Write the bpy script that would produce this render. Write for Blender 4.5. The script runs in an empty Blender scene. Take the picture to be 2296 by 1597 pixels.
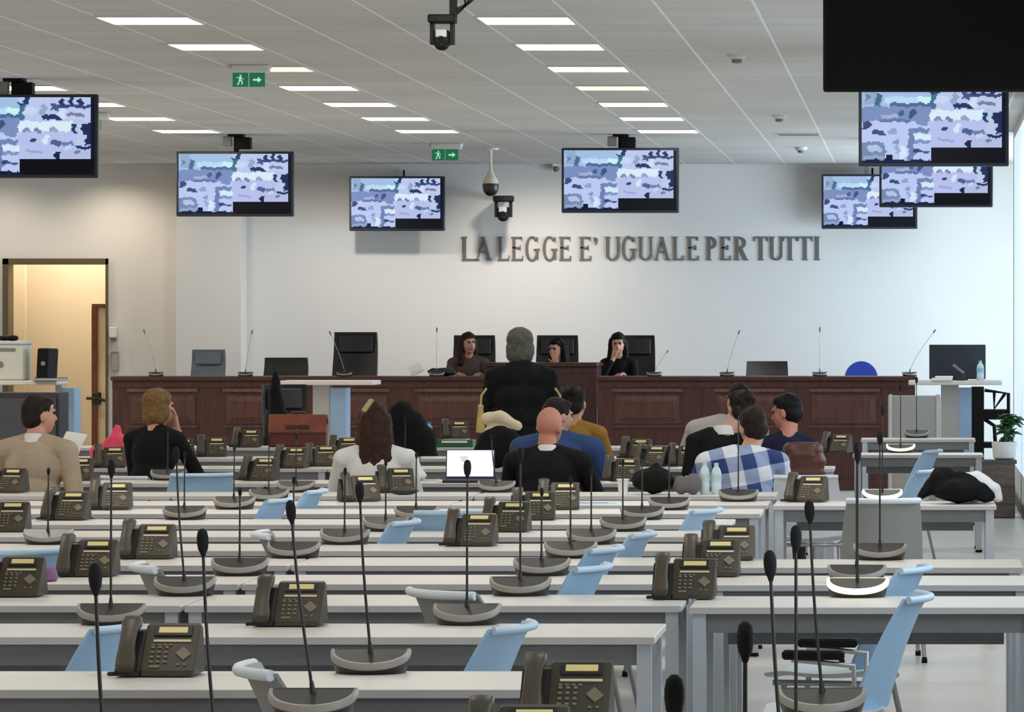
import bpy, math, random
import numpy as np
from mathutils import Vector, Matrix, Euler
random.seed(7)
PI = math.pi
SC = bpy.context.scene
COL = SC.collection
F = 9000.0            # focal length in pixels of the 2296 px wide frame
CX, HY, CAMZ = 2060.0, 736.0, 1.70
TOP = 0.74            # desk height
DEP = 0.57            # desk depth
CEIL = CAMZ + 1.97
WALL_Y = 48.2

def at(px, py, d):
    return Vector(((px-CX)*d/F, d, CAMZ-(py-HY)*d/F))

# ------------------------------------------------------------------ materials
def lin(c):
    out = []
    for v in c:
        v = v/255.0
        out.append(v/12.92 if v <= 0.04045 else ((v+0.055)/1.055)**2.4)
    return out
MATS = {}
def mat(name, rgb, rough=0.6, metal=0.0, var=0.08, scale=6.0, emit=None, estr=1.0, spec=None):
    if name in MATS: return MATS[name]
    m = bpy.data.materials.new(name); m.use_nodes = True
    nt = m.node_tree; b = nt.nodes['Principled BSDF']
    c = lin(rgb)
    b.inputs['Roughness'].default_value = rough
    b.inputs['Metallic'].default_value = metal
    if spec is not None: b.inputs['Specular IOR Level'].default_value = spec
    if var > 0:
        tc = nt.nodes.new('ShaderNodeTexCoord'); nz = nt.nodes.new('ShaderNodeTexNoise')
        nz.inputs['Scale'].default_value = scale; nz.inputs['Detail'].default_value = 3
        cr = nt.nodes.new('ShaderNodeValToRGB')
        lo = [max(0, x*(1-var)) for x in c]; hi = [min(1, x*(1+var)) for x in c]
        cr.color_ramp.elements[0].position = 0.3; cr.color_ramp.elements[1].position = 0.7
        cr.color_ramp.elements[0].color = (*lo, 1); cr.color_ramp.elements[1].color = (*hi, 1)
        nt.links.new(tc.outputs['Object'], nz.inputs['Vector'])
        nt.links.new(nz.outputs['Fac'], cr.inputs['Fac'])
        nt.links.new(cr.outputs['Color'], b.inputs['Base Color'])
    else:
        b.inputs['Base Color'].default_value = (*c, 1)
    if emit is not None:
        b.inputs['Emission Color'].default_value = (*lin(emit), 1)
        b.inputs['Emission Strength'].default_value = estr
    MATS[name] = m
    return m

M_desk   = mat('desk_laminate', (224,220,213), 0.4, var=0.03, scale=3)
M_edge   = mat('desk_edge', (196,192,192), 0.5, var=0.03)
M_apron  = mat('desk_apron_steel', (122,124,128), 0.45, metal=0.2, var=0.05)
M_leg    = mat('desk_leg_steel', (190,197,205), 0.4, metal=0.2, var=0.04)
M_phone  = mat('phone_plastic', (68,61,49), 0.45, var=0.07, scale=20)
M_hand   = mat('handset_plastic', (76,68,56), 0.4, var=0.07, scale=20)
M_dark   = mat('dark_plastic', (38,36,33), 0.45, var=0.05)
M_lcd    = mat('phone_display', (222,205,140), 0.35, var=0.03, emit=(225,208,140), estr=0.12)
M_strip  = mat('phone_label_strip', (225,215,185), 0.5, var=0.03)
M_key    = mat('phone_key', (128,119,98), 0.5, var=0.03)
M_micb   = mat('mic_base_plastic', (44,42,40), 0.38, var=0.06, scale=15)
M_micr   = mat('mic_rim', (158,152,144), 0.4, var=0.04)
M_miclit = mat('mic_rim_lit', (250,240,205), 0.4, var=0, emit=(255,238,190), estr=1.6)
M_stem   = mat('mic_stem_metal', (52,50,48), 0.4, metal=0.3, var=0.03)
M_cap    = mat('mic_foam', (16,17,22), 0.9, var=0.15, scale=60)
M_stem_backlit  = mat('mic_stem_backlit', (170,172,172), 0.4, metal=0.2, var=0.03)  # stem metal made paler, backlight put into the colour
M_blue   = mat('chair_shell_blue', (168,203,234), 0.4, var=0.03)
M_grey   = mat('chair_shell_grey', (150,152,150), 0.45, var=0.03)
M_pale   = mat('chair_edge_pale', (226,234,240), 0.4, var=0.02)
M_chrome = mat('chair_tube', (170,172,175), 0.25, metal=0.7, var=0.02)
M_black  = mat('black_plastic', (9,9,10), 0.6, var=0.05, spec=.2)
M_leather= mat('black_leather', (26,24,25), 0.45, var=0.12, scale=14)
M_white  = mat('white_plastic', (232,232,228), 0.4, var=0.02)
M_paper  = mat('paper', (240,240,236), 0.8, var=0.02)
M_text   = mat('print_grey', (150,150,150), 0.8, var=0)
M_green  = mat('sign_green', (20,120,80), 0.5, var=0, emit=(20,125,80), estr=0.35)
M_wsign  = mat('sign_pictogram', (200,240,220), 0.5, var=0, emit=(190,240,215), estr=0.5)
M_letter = mat('letter_metal', (112,110,106), 0.45, metal=0.2, var=0.05)
M_lamp   = mat('lamp_diffuser', (255,252,244), 0.5, var=0, emit=(255,247,232), estr=10.5)
M_lampdim= mat('lamp_diffuser_dim', (255,240,215), 0.5, var=0, emit=(255,232,195), estr=1.1)
M_frame  = mat('lamp_frame', (222,220,214), 0.5, var=0.02)

def wood(name, rgb, sc=(1.5,1.5,10), rough=0.35, dark=0.6):
    if name in MATS: return MATS[name]
    m = bpy.data.materials.new(name); m.use_nodes = True
    nt = m.node_tree; b = nt.nodes['Principled BSDF']; b.inputs['Roughness'].default_value = rough
    tc = nt.nodes.new('ShaderNodeTexCoord'); mp = nt.nodes.new('ShaderNodeMapping')
    mp.inputs['Scale'].default_value = sc
    nz = nt.nodes.new('ShaderNodeTexNoise'); nz.inputs['Scale'].default_value = 3; nz.inputs['Detail'].default_value = 6
    nz.inputs['Distortion'].default_value = 1.2
    cr = nt.nodes.new('ShaderNodeValToRGB'); c = lin(rgb)
    cr.color_ramp.elements[0].position = .3; cr.color_ramp.elements[1].position = .72
    cr.color_ramp.elements[0].color = (*[x*dark for x in c], 1); cr.color_ramp.elements[1].color = (*[min(1, x*1.25) for x in c], 1)
    nt.links.new(tc.outputs['Object'], mp.inputs['Vector']); nt.links.new(mp.outputs['Vector'], nz.inputs['Vector'])
    nt.links.new(nz.outputs['Fac'], cr.inputs['Fac']); nt.links.new(cr.outputs['Color'], b.inputs['Base Color'])
    MATS[name] = m; return m
M_bench  = wood('bench_mahogany', (76,38,30), (8,8,1.2))
M_benchp = wood('bench_panel', (88,50,42), (8,8,1.2))
M_benchm = wood('bench_moulding', (108,68,58), (8,8,1.2))
M_brown  = wood('door_brown', (120,62,22), (6,6,1))
M_box    = wood('planter_brown', (110,96,88), (2,2,9))
M_case   = wood('tan_leather', (136,70,48), (2,2,2), 0.4, 0.75)
M_cased  = wood('tan_leather_dark', (100,44,34), (2,2,2), 0.45, 0.75)

# ------------------------------------------------------------------ mesh builder
class MB:
    def __init__(s): s.v = []; s.f = []; s.m = []
    def add(s, vs, fs, mi=0):
        o = len(s.v); s.v += [tuple(v) for v in vs]
        for f in fs: s.f.append(tuple(o+i for i in f)); s.m.append(mi)
        return s
    def box(s, c, size, mi=0, M=None):
        x, y, z = (size[0]/2, size[1]/2, size[2]/2)
        vs = [Vector((sx*x, sy*y, sz*z)) for sz in (-1,1) for sy in (-1,1) for sx in (-1,1)]
        if M is not None: vs = [M @ v for v in vs]
        vs = [v+Vector(c) for v in vs]
        return s.add(vs, [(0,2,3,1),(4,5,7,6),(0,1,5,4),(2,6,7,3),(0,4,6,2),(1,3,7,5)], mi)
    def rbox(s, c, size, b=0.01, mi=0, M=None, n=3):
        # box with rounded vertical (local z) edges and chamfered top/bottom
        x, y, z = (size[0]/2, size[1]/2, size[2]/2)
        b = min(b, x*.95, y*.95, z*.95)
        def ring(ins, zz):
            pts = []
            for (sx, sy, a0) in ((1,1,0),(-1,1,90),(-1,-1,180),(1,-1,270)):
                for k in range(n+1):
                    a = math.radians(a0+90*k/n)
                    r = max(b-ins, b*.15)
                    pts.append(Vector((sx*(x-b)+r*math.cos(a), sy*(y-b)+r*math.sin(a), zz)))
            return pts
        rs = [ring(b*.6, -z), ring(0, -z+b*.6), ring(0, z-b*.6), ring(b*.6, z)]
        return s.loft(rs, mi, M, c)
    def loft(s, rings, mi=0, M=None, c=(0,0,0), cap=True, closed=True):
        n = len(rings[0]); vs = []
        for r in rings:
            for v in r:
                v = Vector(v)
                if M is not None: v = M @ v
                vs.append(v+Vector(c))
        fs = []
        for i in range(len(rings)-1):
            for j in range(n if closed else n-1):
                k = (j+1) % n
                fs.append((i*n+j, i*n+k, (i+1)*n+k, (i+1)*n+j))
        if cap:
            fs.append(tuple(range(n-1, -1, -1))); fs.append(tuple((len(rings)-1)*n+j for j in range(n)))
        return s.add(vs, fs, mi)
    def prism(s, poly, h0, h1, axis='x', mi=0, M=None, c=(0,0,0)):
        def P(p, h):
            if axis == 'x': return Vector((h, p[0], p[1]))
            if axis == 'y': return Vector((p[0], h, p[1]))
            return Vector((p[0], p[1], h))
        return s.loft([[P(p, h0) for p in poly], [P(p, h1) for p in poly]], mi, M, c)
    def tube(s, pts, r, n=8, mi=0, closed=False):
        pts = [Vector(p) for p in pts]
        rr = r if isinstance(r, (list, tuple)) else [r]*len(pts)
        up = Vector((0,0,1)); rings = []; pu = None
        for i, p in enumerate(pts):
            t = (pts[min(i+1, len(pts)-1)]-pts[max(i-1, 0)])
            if t.length < 1e-9: t = Vector((0,0,1))
            t.normalize()
            if pu is None:
                a = up if abs(t.z) < .9 else Vector((1,0,0))
                u = (a - t*a.dot(t)).normalized()
            else:
                u = (pu - t*pu.dot(t))
                u = u.normalized() if u.length > 1e-6 else Vector((1,0,0))
            pu = u; w = t.cross(u)
            rings.append([p+(u*math.cos(2*PI*k/n)+w*math.sin(2*PI*k/n))*rr[i] for k in range(n)])
        return s.loft(rings, mi)
    def ell(s, c, r, mi=0, nu=14, nv=9, M=None):
        rings = []
        for i in range(nv+1):
            a = -PI/2+PI*i/nv
            cr = max(math.cos(a), 0.02)
            rings.append([Vector((r[0]*cr*math.cos(2*PI*k/nu), r[1]*cr*math.sin(2*PI*k/nu), r[2]*math.sin(a))) for k in range(nu)])
        return s.loft(rings, mi, M, c)
    def lathe(s, prof, n=16, mi=0, c=(0,0,0), M=None):
        return s.loft([[Vector((r*math.cos(2*PI*k/n), r*math.sin(2*PI*k/n), z)) for k in range(n)] for r, z in prof], mi, M, c)
    def build(s, name, mats, parent=None, smooth=None, loc=None):
        me = bpy.data.meshes.new(name); me.from_pydata(s.v, [], s.f)
        if not isinstance(mats, (list, tuple)): mats = [mats]
        for m in mats: me.materials.append(m)
        me.polygons.foreach_set('material_index', s.m); me.update()
        import bmesh
        bm = bmesh.new(); bm.from_mesh(me); bmesh.ops.recalc_face_normals(bm, faces=bm.faces); bm.to_mesh(me); bm.free()
        if smooth is not None:
            me.polygons.foreach_set('use_smooth', [True]*len(me.polygons))
            me.set_sharp_from_angle(angle=math.radians(smooth))
        o = bpy.data.objects.new(name, me); COL.objects.link(o)
        if parent is not None: o.parent = parent
        if loc is not None: o.location = loc
        return o

def tag(o, label, cat, group=None, kind=None):
    o['label'] = label; o['category'] = cat
    if group: o['group'] = group
    if kind: o['kind'] = kind
    return o
def thing(name, label, cat, loc=(0,0,0), rz=0.0, group=None):
    o = bpy.data.objects.new(name, None); COL.objects.link(o)
    o.empty_display_size = .1
    o.location = loc; o.rotation_euler = (0,0,rz)
    return tag(o, label, cat, group)
def struct(name, mb, mats, **k):
    o = mb.build(name, mats, **k); o['kind'] = 'structure'; return o
def dup(root, loc, rz, label, group=None, scale=None):
    r = root.copy(); COL.objects.link(r); r.location = loc; r.rotation_euler = (0,0,rz); r['label'] = label
    if group: r['group'] = group
    if scale: r.scale = (scale,)*3
    for ch in list(root.children):
        c = ch.copy(); COL.objects.link(c); c.parent = r
        for g in list(ch.children):
            d = g.copy(); COL.objects.link(d); d.parent = c
    return r
ORD = ['zeroth','first','second','third','fourth','fifth','sixth','seventh','eighth','ninth','tenth','eleventh','twelfth','thirteenth','fourteenth','fifteenth','sixteenth']

# ------------------------------------------------------------------ camera
cam = bpy.data.cameras.new('camera'); co = bpy.data.objects.new('camera', cam); COL.objects.link(co)
co.location = (0,0,CAMZ); co.rotation_euler = (PI/2,0,0)
cam.sensor_width = 36; cam.lens = F/2296*36; cam.clip_end = 200
cam.shift_x = -(CX-1148)/2296; cam.shift_y = (HY-798.5)/2296
SC.camera = co
SC.cycles.max_bounces = 6; SC.cycles.diffuse_bounces = 4; SC.cycles.glossy_bounces = 2; SC.cycles.transmission_bounces = 2; SC.cycles.transparent_max_bounces = 6; SC.cycles.caustics_reflective = False; SC.cycles.caustics_refractive = False
SC.view_settings.view_transform = 'Standard'; SC.view_settings.look = 'None'
SC.view_settings.gamma = 1; SC.view_settings.exposure = 0.0; SC.view_settings.use_curve_mapping = False

# ------------------------------------------------------------------ setting
XL, XR, YB = -12.6, 0.95, -2.5
XR2, YR = 2.6, 40.3       # behind YR the room widens to a window bay
M_wall = mat('wall_paint', (226,224,220), 0.75, var=0.015, scale=1.2)
M_corr = mat('corridor_paint', (232,220,196), 0.75, var=0.02, scale=1.2)
M_base = mat('baseboard_brown', (92,80,74), 0.5, var=0.05)

def floor_mat():
    m = bpy.data.materials.new('floor_vinyl'); m.use_nodes = True; nt = m.node_tree; b = nt.nodes['Principled BSDF']
    b.inputs['Roughness'].default_value = 0.32
    tc = nt.nodes.new('ShaderNodeTexCoord'); nz = nt.nodes.new('ShaderNodeTexNoise'); nz.inputs['Scale'].default_value = 1.6; nz.inputs['Detail'].default_value = 8
    cr = nt.nodes.new('ShaderNodeValToRGB')
    cr.color_ramp.elements[0].position = .3; cr.color_ramp.elements[1].position = .7
    cr.color_ramp.elements[0].color = (*lin((196,193,188)),1); cr.color_ramp.elements[1].color = (*lin((212,209,204)),1)
    nt.links.new(tc.outputs['Object'], nz.inputs['Vector']); nt.links.new(nz.outputs['Fac'], cr.inputs['Fac']); nt.links.new(cr.outputs['Color'], b.inputs['Base Color'])
    return m
def ceil_mat():
    m = bpy.data.materials.new('ceiling_tiles'); m.use_nodes = True; nt = m.node_tree; b = nt.nodes['Principled BSDF']
    b.inputs['Roughness'].default_value = 0.85
    N = nt.nodes.new; L = nt.links.new
    tc = N('ShaderNodeTexCoord'); sp = N('ShaderNodeSeparateXYZ'); L(tc.outputs['Object'], sp.inputs[0])
    def line(sock, off, w):
        a = N('ShaderNodeMath'); a.operation = 'ADD'; a.inputs[1].default_value = off; L(sock, a.inputs[0])
        d = N('ShaderNodeMath'); d.operation = 'PINGPONG'; d.inputs[1].default_value = 0.3; L(a.outputs[0], d.inputs[0])
        c = N('ShaderNodeMath'); c.operation = 'LESS_THAN'; c.inputs[1].default_value = w; L(d.outputs[0], c.inputs[0])
        return c.outputs[0]
    lx = line(sp.outputs['X'], 0.4, 0.009); ly = line(sp.outputs['Y'], 0.35, 0.008)
    nz = N('ShaderNodeTexNoise'); nz.inputs['Scale'].default_value = 0.9; nz.inputs['Detail'].default_value = 4
    L(tc.outputs['Object'], nz.inputs['Vector'])
    # tile-to-tile tone
    fx = N('ShaderNodeVectorMath'); fx.operation = 'SNAP'; fx.inputs[1].default_value = (0.6,0.6,0.6)
    off = N('ShaderNodeVectorMath'); off.operation = 'ADD'; off.inputs[1].default_value = (0.4,0.35,0)
    L(tc.outputs['Object'], off.inputs[0]); L(off.outputs[0], fx.inputs[0])
    wn = N('ShaderNodeTexWhiteNoise'); L(fx.outputs[0], wn.inputs['Vector'])
    ad = N('ShaderNodeMath'); ad.operation = 'MULTIPLY_ADD'; ad.inputs[1].default_value = 0.35; L(wn.outputs['Value'], ad.inputs[0]); L(nz.outputs['Fac'], ad.inputs[2])
    cr = N('ShaderNodeValToRGB'); cr.color_ramp.elements[0].position = .35; cr.color_ramp.elements[1].position = 1.0
    cr.color_ramp.elements[0].color = (*lin((206,203,197)),1); cr.color_ramp.elements[1].color = (*lin((220,217,211)),1)
    L(ad.outputs[0], cr.inputs['Fac'])
    m1 = N('ShaderNodeMix'); m1.data_type = 'RGBA'; m1.inputs['B'].default_value = (*lin((178,175,169)),1)
    L(ly, m1.inputs['Factor']); L(cr.outputs['Color'], m1.inputs['A'])
    m2 = N('ShaderNodeMix'); m2.data_type = 'RGBA'; m2.inputs['B'].default_value = (*lin((250,249,245)),1)
    L(lx, m2.inputs['Factor']); L(m1.outputs['Result'], m2.inputs['A'])
    L(m2.outputs['Result'], b.inputs['Base Color'])
    return m
mb = MB().box(((XL+XR2)/2, (YB+WALL_Y+3)/2, -0.05), (XR2-XL+.4, WALL_Y+3-YB, .1)); struct('floor', mb, floor_mat())
mb = MB().box(((XL+XR2)/2, (YB+WALL_Y+3)/2, CEIL+.05), (XR2-XL+.4, WALL_Y+3-YB, .1)); struct('ceiling', mb, ceil_mat())
# front wall with the doorway
DX0, DX1 = at(8,0,WALL_Y).x, at(243,0,WALL_Y).x; DZ = at(0,580,WALL_Y).z
mb = MB()
mb.box(((XL+DX0)/2, WALL_Y+.1, CEIL/2), (DX0-XL, .2, CEIL))
mb.box(((DX0+DX1)/2, WALL_Y+.1, (CEIL+DZ)/2), (DX1-DX0, .2, CEIL-DZ))
mb.box(((DX1+XR2)/2, WALL_Y+.1, CEIL/2), (XR2-DX1, .2, CEIL))
struct('wall_front', mb, M_wall)
PX0, PX1 = at(395,0,WALL_Y-.4).x, at(540,0,WALL_Y-.4).x
struct('wall_pilaster', MB().box(((PX0+PX1)/2, WALL_Y-.2, CEIL/2), (PX1-PX0, .4, CEIL)), M_wall)
struct('wall_left', MB().box((XL-.1, (YB+WALL_Y)/2, CEIL/2), (.2, WALL_Y-YB, CEIL)), M_wall)
struct('wall_back', MB().box(((XL+XR)/2, YB-.1, CEIL/2), (XR-XL, .2, CEIL)), M_wall)
# right wall with window openings
WINS = [(6,9.5),(12,15.5),(18,21.5),(24,27.5),(30,33.5)]
WZ0, WZ1 = 1.05, 2.7
mb = MB(); T = .2; xm = XR+T/2
def seg(y0, y1, z0, z1, x=xm): mb.box((x, (y0+y1)/2, (z0+z1)/2), (T, y1-y0, z1-z0))
seg(YB, 34.2, 0, WZ0); seg(YB, 34.2, WZ1, CEIL); seg(34.2, YR, 0, .35); seg(34.2, YR, CEIL-.08, CEIL); seg(40.1, YR, .35, WZ0); seg(40.1, YR, WZ1, CEIL-.08)
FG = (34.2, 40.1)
ys = [YB]+[v for w in WINS for v in w]+[FG[0]]
seg(FG[1], YR, WZ0, WZ1)
for i in range(0, len(ys), 2): seg(ys[i], ys[i+1], WZ0, WZ1)
struct('wall_right', mb, M_wall)
# window bay beside the bench
mb = MB()
mb.box(((XR+XR2)/2, YR-.1, CEIL/2), (XR2-XR, .2, CEIL))
BW = (41.2, 46.8)
def seg2(y0, y1, z0, z1): mb.box((XR2+.1, (y0+y1)/2, (z0+z1)/2), (.2, y1-y0, z1-z0))
seg2(YR, WALL_Y, 0, .9); seg2(YR, WALL_Y, 2.9, CEIL); seg2(YR, BW[0], .9, 2.9); seg2(BW[1], WALL_Y, .9, 2.9)
struct('wall_bay', mb, M_wall)
def pane_mat():
    m = bpy.data.materials.new('window_glass'); m.use_nodes = True; nt = m.node_tree
    for n in list(nt.nodes):
        if n.type != 'OUTPUT_MATERIAL': nt.nodes.remove(n)
    t = nt.nodes.new('ShaderNodeBsdfTransparent'); g = nt.nodes.new('ShaderNodeBsdfGlossy'); g.inputs['Roughness'].default_value = .05
    x = nt.nodes.new('ShaderNodeMixShader'); x.inputs[0].default_value = .06
    nt.links.new(t.outputs[0], x.inputs[1]); nt.links.new(g.outputs[0], x.inputs[2])
    nt.links.new(x.outputs[0], [n for n in nt.nodes if n.type == 'OUTPUT_MATERIAL'][0].inputs[0])
    return m
M_pane = pane_mat()
def area(name, loc, rot, sx, sy, power, col):
    l = bpy.data.lights.new(name, 'AREA'); l.shape = 'RECTANGLE'; l.size = sx; l.size_y = sy; l.energy = power; l.color = col
    o = bpy.data.objects.new(name, l); COL.objects.link(o); o.location = loc; o.rotation_euler = rot
    return o
DAY = (0.68, 0.85, 1.0)
SIDE_W, BAY_W = 60, 520
for i, (a, b, x, z0, z1, pw) in enumerate([(a, b, XR, WZ0, WZ1, SIDE_W) for a, b in WINS]+[(BW[0], BW[1], XR2, .9, 2.9, BAY_W)]):
    mb = MB(); ym, zm = (a+b)/2, (z0+z1)/2
    for yy in (a+.03, ym, b-.03): mb.box((x+.1, yy, zm), (.06, .06, z1-z0))
    for zz in (z0+.03, z1-.03): mb.box((x+.1, ym, zz), (.06, b-a, .06))
    fr = struct('window_%d' % (i+1), mb, M_white)
    MB().box((x+.1, ym, zm), (.01, b-a-.06, z1-z0-.06)).build('pane', M_pane, fr)
    area('daylight', (x+.35, ym, zm), (0, PI/2, 0), z1-z0, b-a, pw, DAY)
M_frost_glow = mat('frosted_glow', (214,232,246), .6, var=.01, emit=(206,228,245), estr=.74)  # emissive pane added to brighten this stretch of side wall
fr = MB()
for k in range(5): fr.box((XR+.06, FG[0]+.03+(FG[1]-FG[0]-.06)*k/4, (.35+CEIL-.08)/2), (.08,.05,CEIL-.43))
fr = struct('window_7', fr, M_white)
MB().box((XR+.012, (FG[0]+FG[1])/2, (.35+CEIL-.08)/2), (.02, FG[1]-FG[0]-.05, CEIL-.43)).build('pane', M_frost_glow, fr)
struct('baseboard_right', MB().box((XR-.01, (YB+YR)/2, .05), (.02, YR-YB, .1)), M_base)
struct('baseboard_front', MB().box(((DX1+XR2)/2, WALL_Y-.01, .05), (XR2-DX1, .02, .1)), M_base)
# corridor behind the doorway
cy0, cy1 = WALL_Y+.2, WALL_Y+1.9
ck = at(92,0,cy1).x
mb = MB()
mb.box((DX0-.35, (cy0+cy1)/2, CEIL/2), (.1, cy1-cy0, CEIL)); mb.box((DX1+.9, (cy0+cy1)/2, CEIL/2), (.1, cy1-cy0, CEIL))
mb.box(((DX0+DX1)/2+.3, cy1+.05, CEIL/2), (DX1-DX0+1.6, .1, CEIL))
mb.box(((DX0-.3+ck-.08)/2, cy1-.5, CEIL/2), (ck-.08-DX0+.3, .1, CEIL))
struct('wall_corridor', mb, M_corr)
M_dfr = mat('door_frame_olive', (96,84,58), 0.5, var=0.05)
fw = .07
mb = MB()
mb.box((DX0+fw/2, WALL_Y+.08, DZ/2), (fw, .28, DZ)); mb.box(((DX0+DX1)/2, WALL_Y+.08, DZ-fw/2), (DX1-DX0, .28, fw)); mb.box((DX1-.012, WALL_Y+.08, DZ/2), (.024, .28, DZ))
struct('door_frame', mb, M_dfr)
# inner leaf standing open inside the corridor
yd = WALL_Y+.75
d0, d1 = at(216,0,yd).x, at(250,0,yd).x; dz = at(0,690,yd).z
dr = struct('door_1', MB().box(((d0+d1)/2+.2, yd+.02, dz/2), (d1-d0+.4, .045, dz)), mat('door_cream', (238,220,180), .5, var=.03))
MB().box((d0-.012, yd-.01, dz/2), (.07, .09, dz)).box(((d0+d1)/2, yd-.01, dz+.02), (d1-d0+.09, .09, .05)).build('door_edge', M_brown, dr)
mb = MB(); hz = at(0,893,yd).z
mb.rbox((d0+.02, yd-.07, hz), (.11, .05, .15), .03); mb.tube([(d0+.02,yd-.1,hz),(d0-.1,yd-.1,hz+.0)], .018); mb.tube([(d0+.02,yd-.1,hz),(d0+.17,yd-.1,hz-.04)], .018)
mb.build('door_handle', M_dark, dr, 40)

# ------------------------------------------------------------------ lights of the room
LX = [(-2.8,-2.2), (-5.2,-4.6), (-7.6,-7.0)]
LD = [25.6+2.4*k for k in range(7)]
def ceiling_light(x0, x1, y, dim, label):
    t = thing('ceiling_light', label, 'ceiling light', ((x0+x1)/2, y, CEIL), 0, 'square ceiling light panels')
    w = x1-x0
    MB().box((0,0,-.004), (w-.03, w-.03, .008)).build('diffuser', M_lampdim if dim else M_lamp, t)
    mb = MB()
    for s in (-1,1): mb.box((s*(w/2-.0075),0,-.006), (.015,w,.012)); mb.box((0,s*(w/2-.0075),-.006), (w-.03,.015,.012))
    mb.build('frame', M_frame, t)
RN = ['the row on the inscription side', 'the middle row', 'the row on the doorway side']
for i, (x0, x1) in enumerate(LX):
    for k, y in enumerate(LD):
        if i == 2 and k < 3: continue
        dim = (i, k) in ((0,3), (1,2))
        ceiling_light(x0, x1, y, dim, f"{'dim warm' if dim else 'white'} ceiling panel, {ORD[7-k]} from the front wall in {RN[i]}")
# panels of the rest of the hall, above and behind the frame
WARM = (1.0, 0.95, 0.87)
for x in (-10.0, -7.3, -4.9, -2.5, -0.2):
    for y in (1.0, 6.0, 11.0, 16.0, 21.0):
        area('ceiling_lamp', (x, y, CEIL-.02), (0,0,0), .6, 1.2, {1:13,6:14,11:17,16:21,21:30}[int(y)], WARM)
for x in (-10.0,):
    for y in (26.0, 31.0, 36.0, 41.0):
        area('ceiling_lamp', (x, y, CEIL-.02), (0,0,0), .6, .6, 60, WARM)
for y in (24.5, 30.5, 36.5): area('ceiling_lamp', (-.1, y, CEIL-.02), (0,0,0), .6, .6, 18, (.9,.95,1))
# warm wall washers at doorway and centre, added fill spots between, corridor lamp
def spot(name, loc, target, power, ang, blend, col, r=.06):
    l = bpy.data.lights.new(name, 'SPOT'); l.energy = power; l.spot_size = math.radians(ang); l.spot_blend = blend; l.color = col; l.shadow_soft_size = r
    o = bpy.data.objects.new(name, l); COL.objects.link(o); o.location = loc
    o.rotation_euler = (Vector(target)-Vector(loc)).to_track_quat('-Z','Y').to_euler(); return o
wx = at(262,0,WALL_Y).x
for wx_, off, pw_, col_ in ((wx, .8, 62, (1,.85,.66)), (wx-1.4, .9, 48, (1,.87,.7)), (at(480,0,47).x, 1.5, 22, (1,.92,.82)), (at(760,0,47).x, 1.7, 105, (1,.96,.9)), (at(1180,0,47).x, 1.6, 165, (1,.9,.78))):
    spot('washer_or_fill', (wx_, WALL_Y-off, CEIL-.03), (wx_, WALL_Y-off*.35, .6), pw_, 140, .9, col_)
l = bpy.data.lights.new('corridor_lamp', 'POINT'); l.energy = 50; l.color = (1,.88,.72); l.shadow_soft_size = .15
o = bpy.data.objects.new('corridor_lamp', l); COL.objects.link(o); o.location = (at(150,0,49).x, WALL_Y+1.0, 3.1)
w = bpy.data.worlds.new('world'); SC.world = w; w.use_nodes = True
w.node_tree.nodes['Background'].inputs[0].default_value = (.75,.87,1,1); w.node_tree.nodes['Background'].inputs[1].default_value = .6

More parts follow.
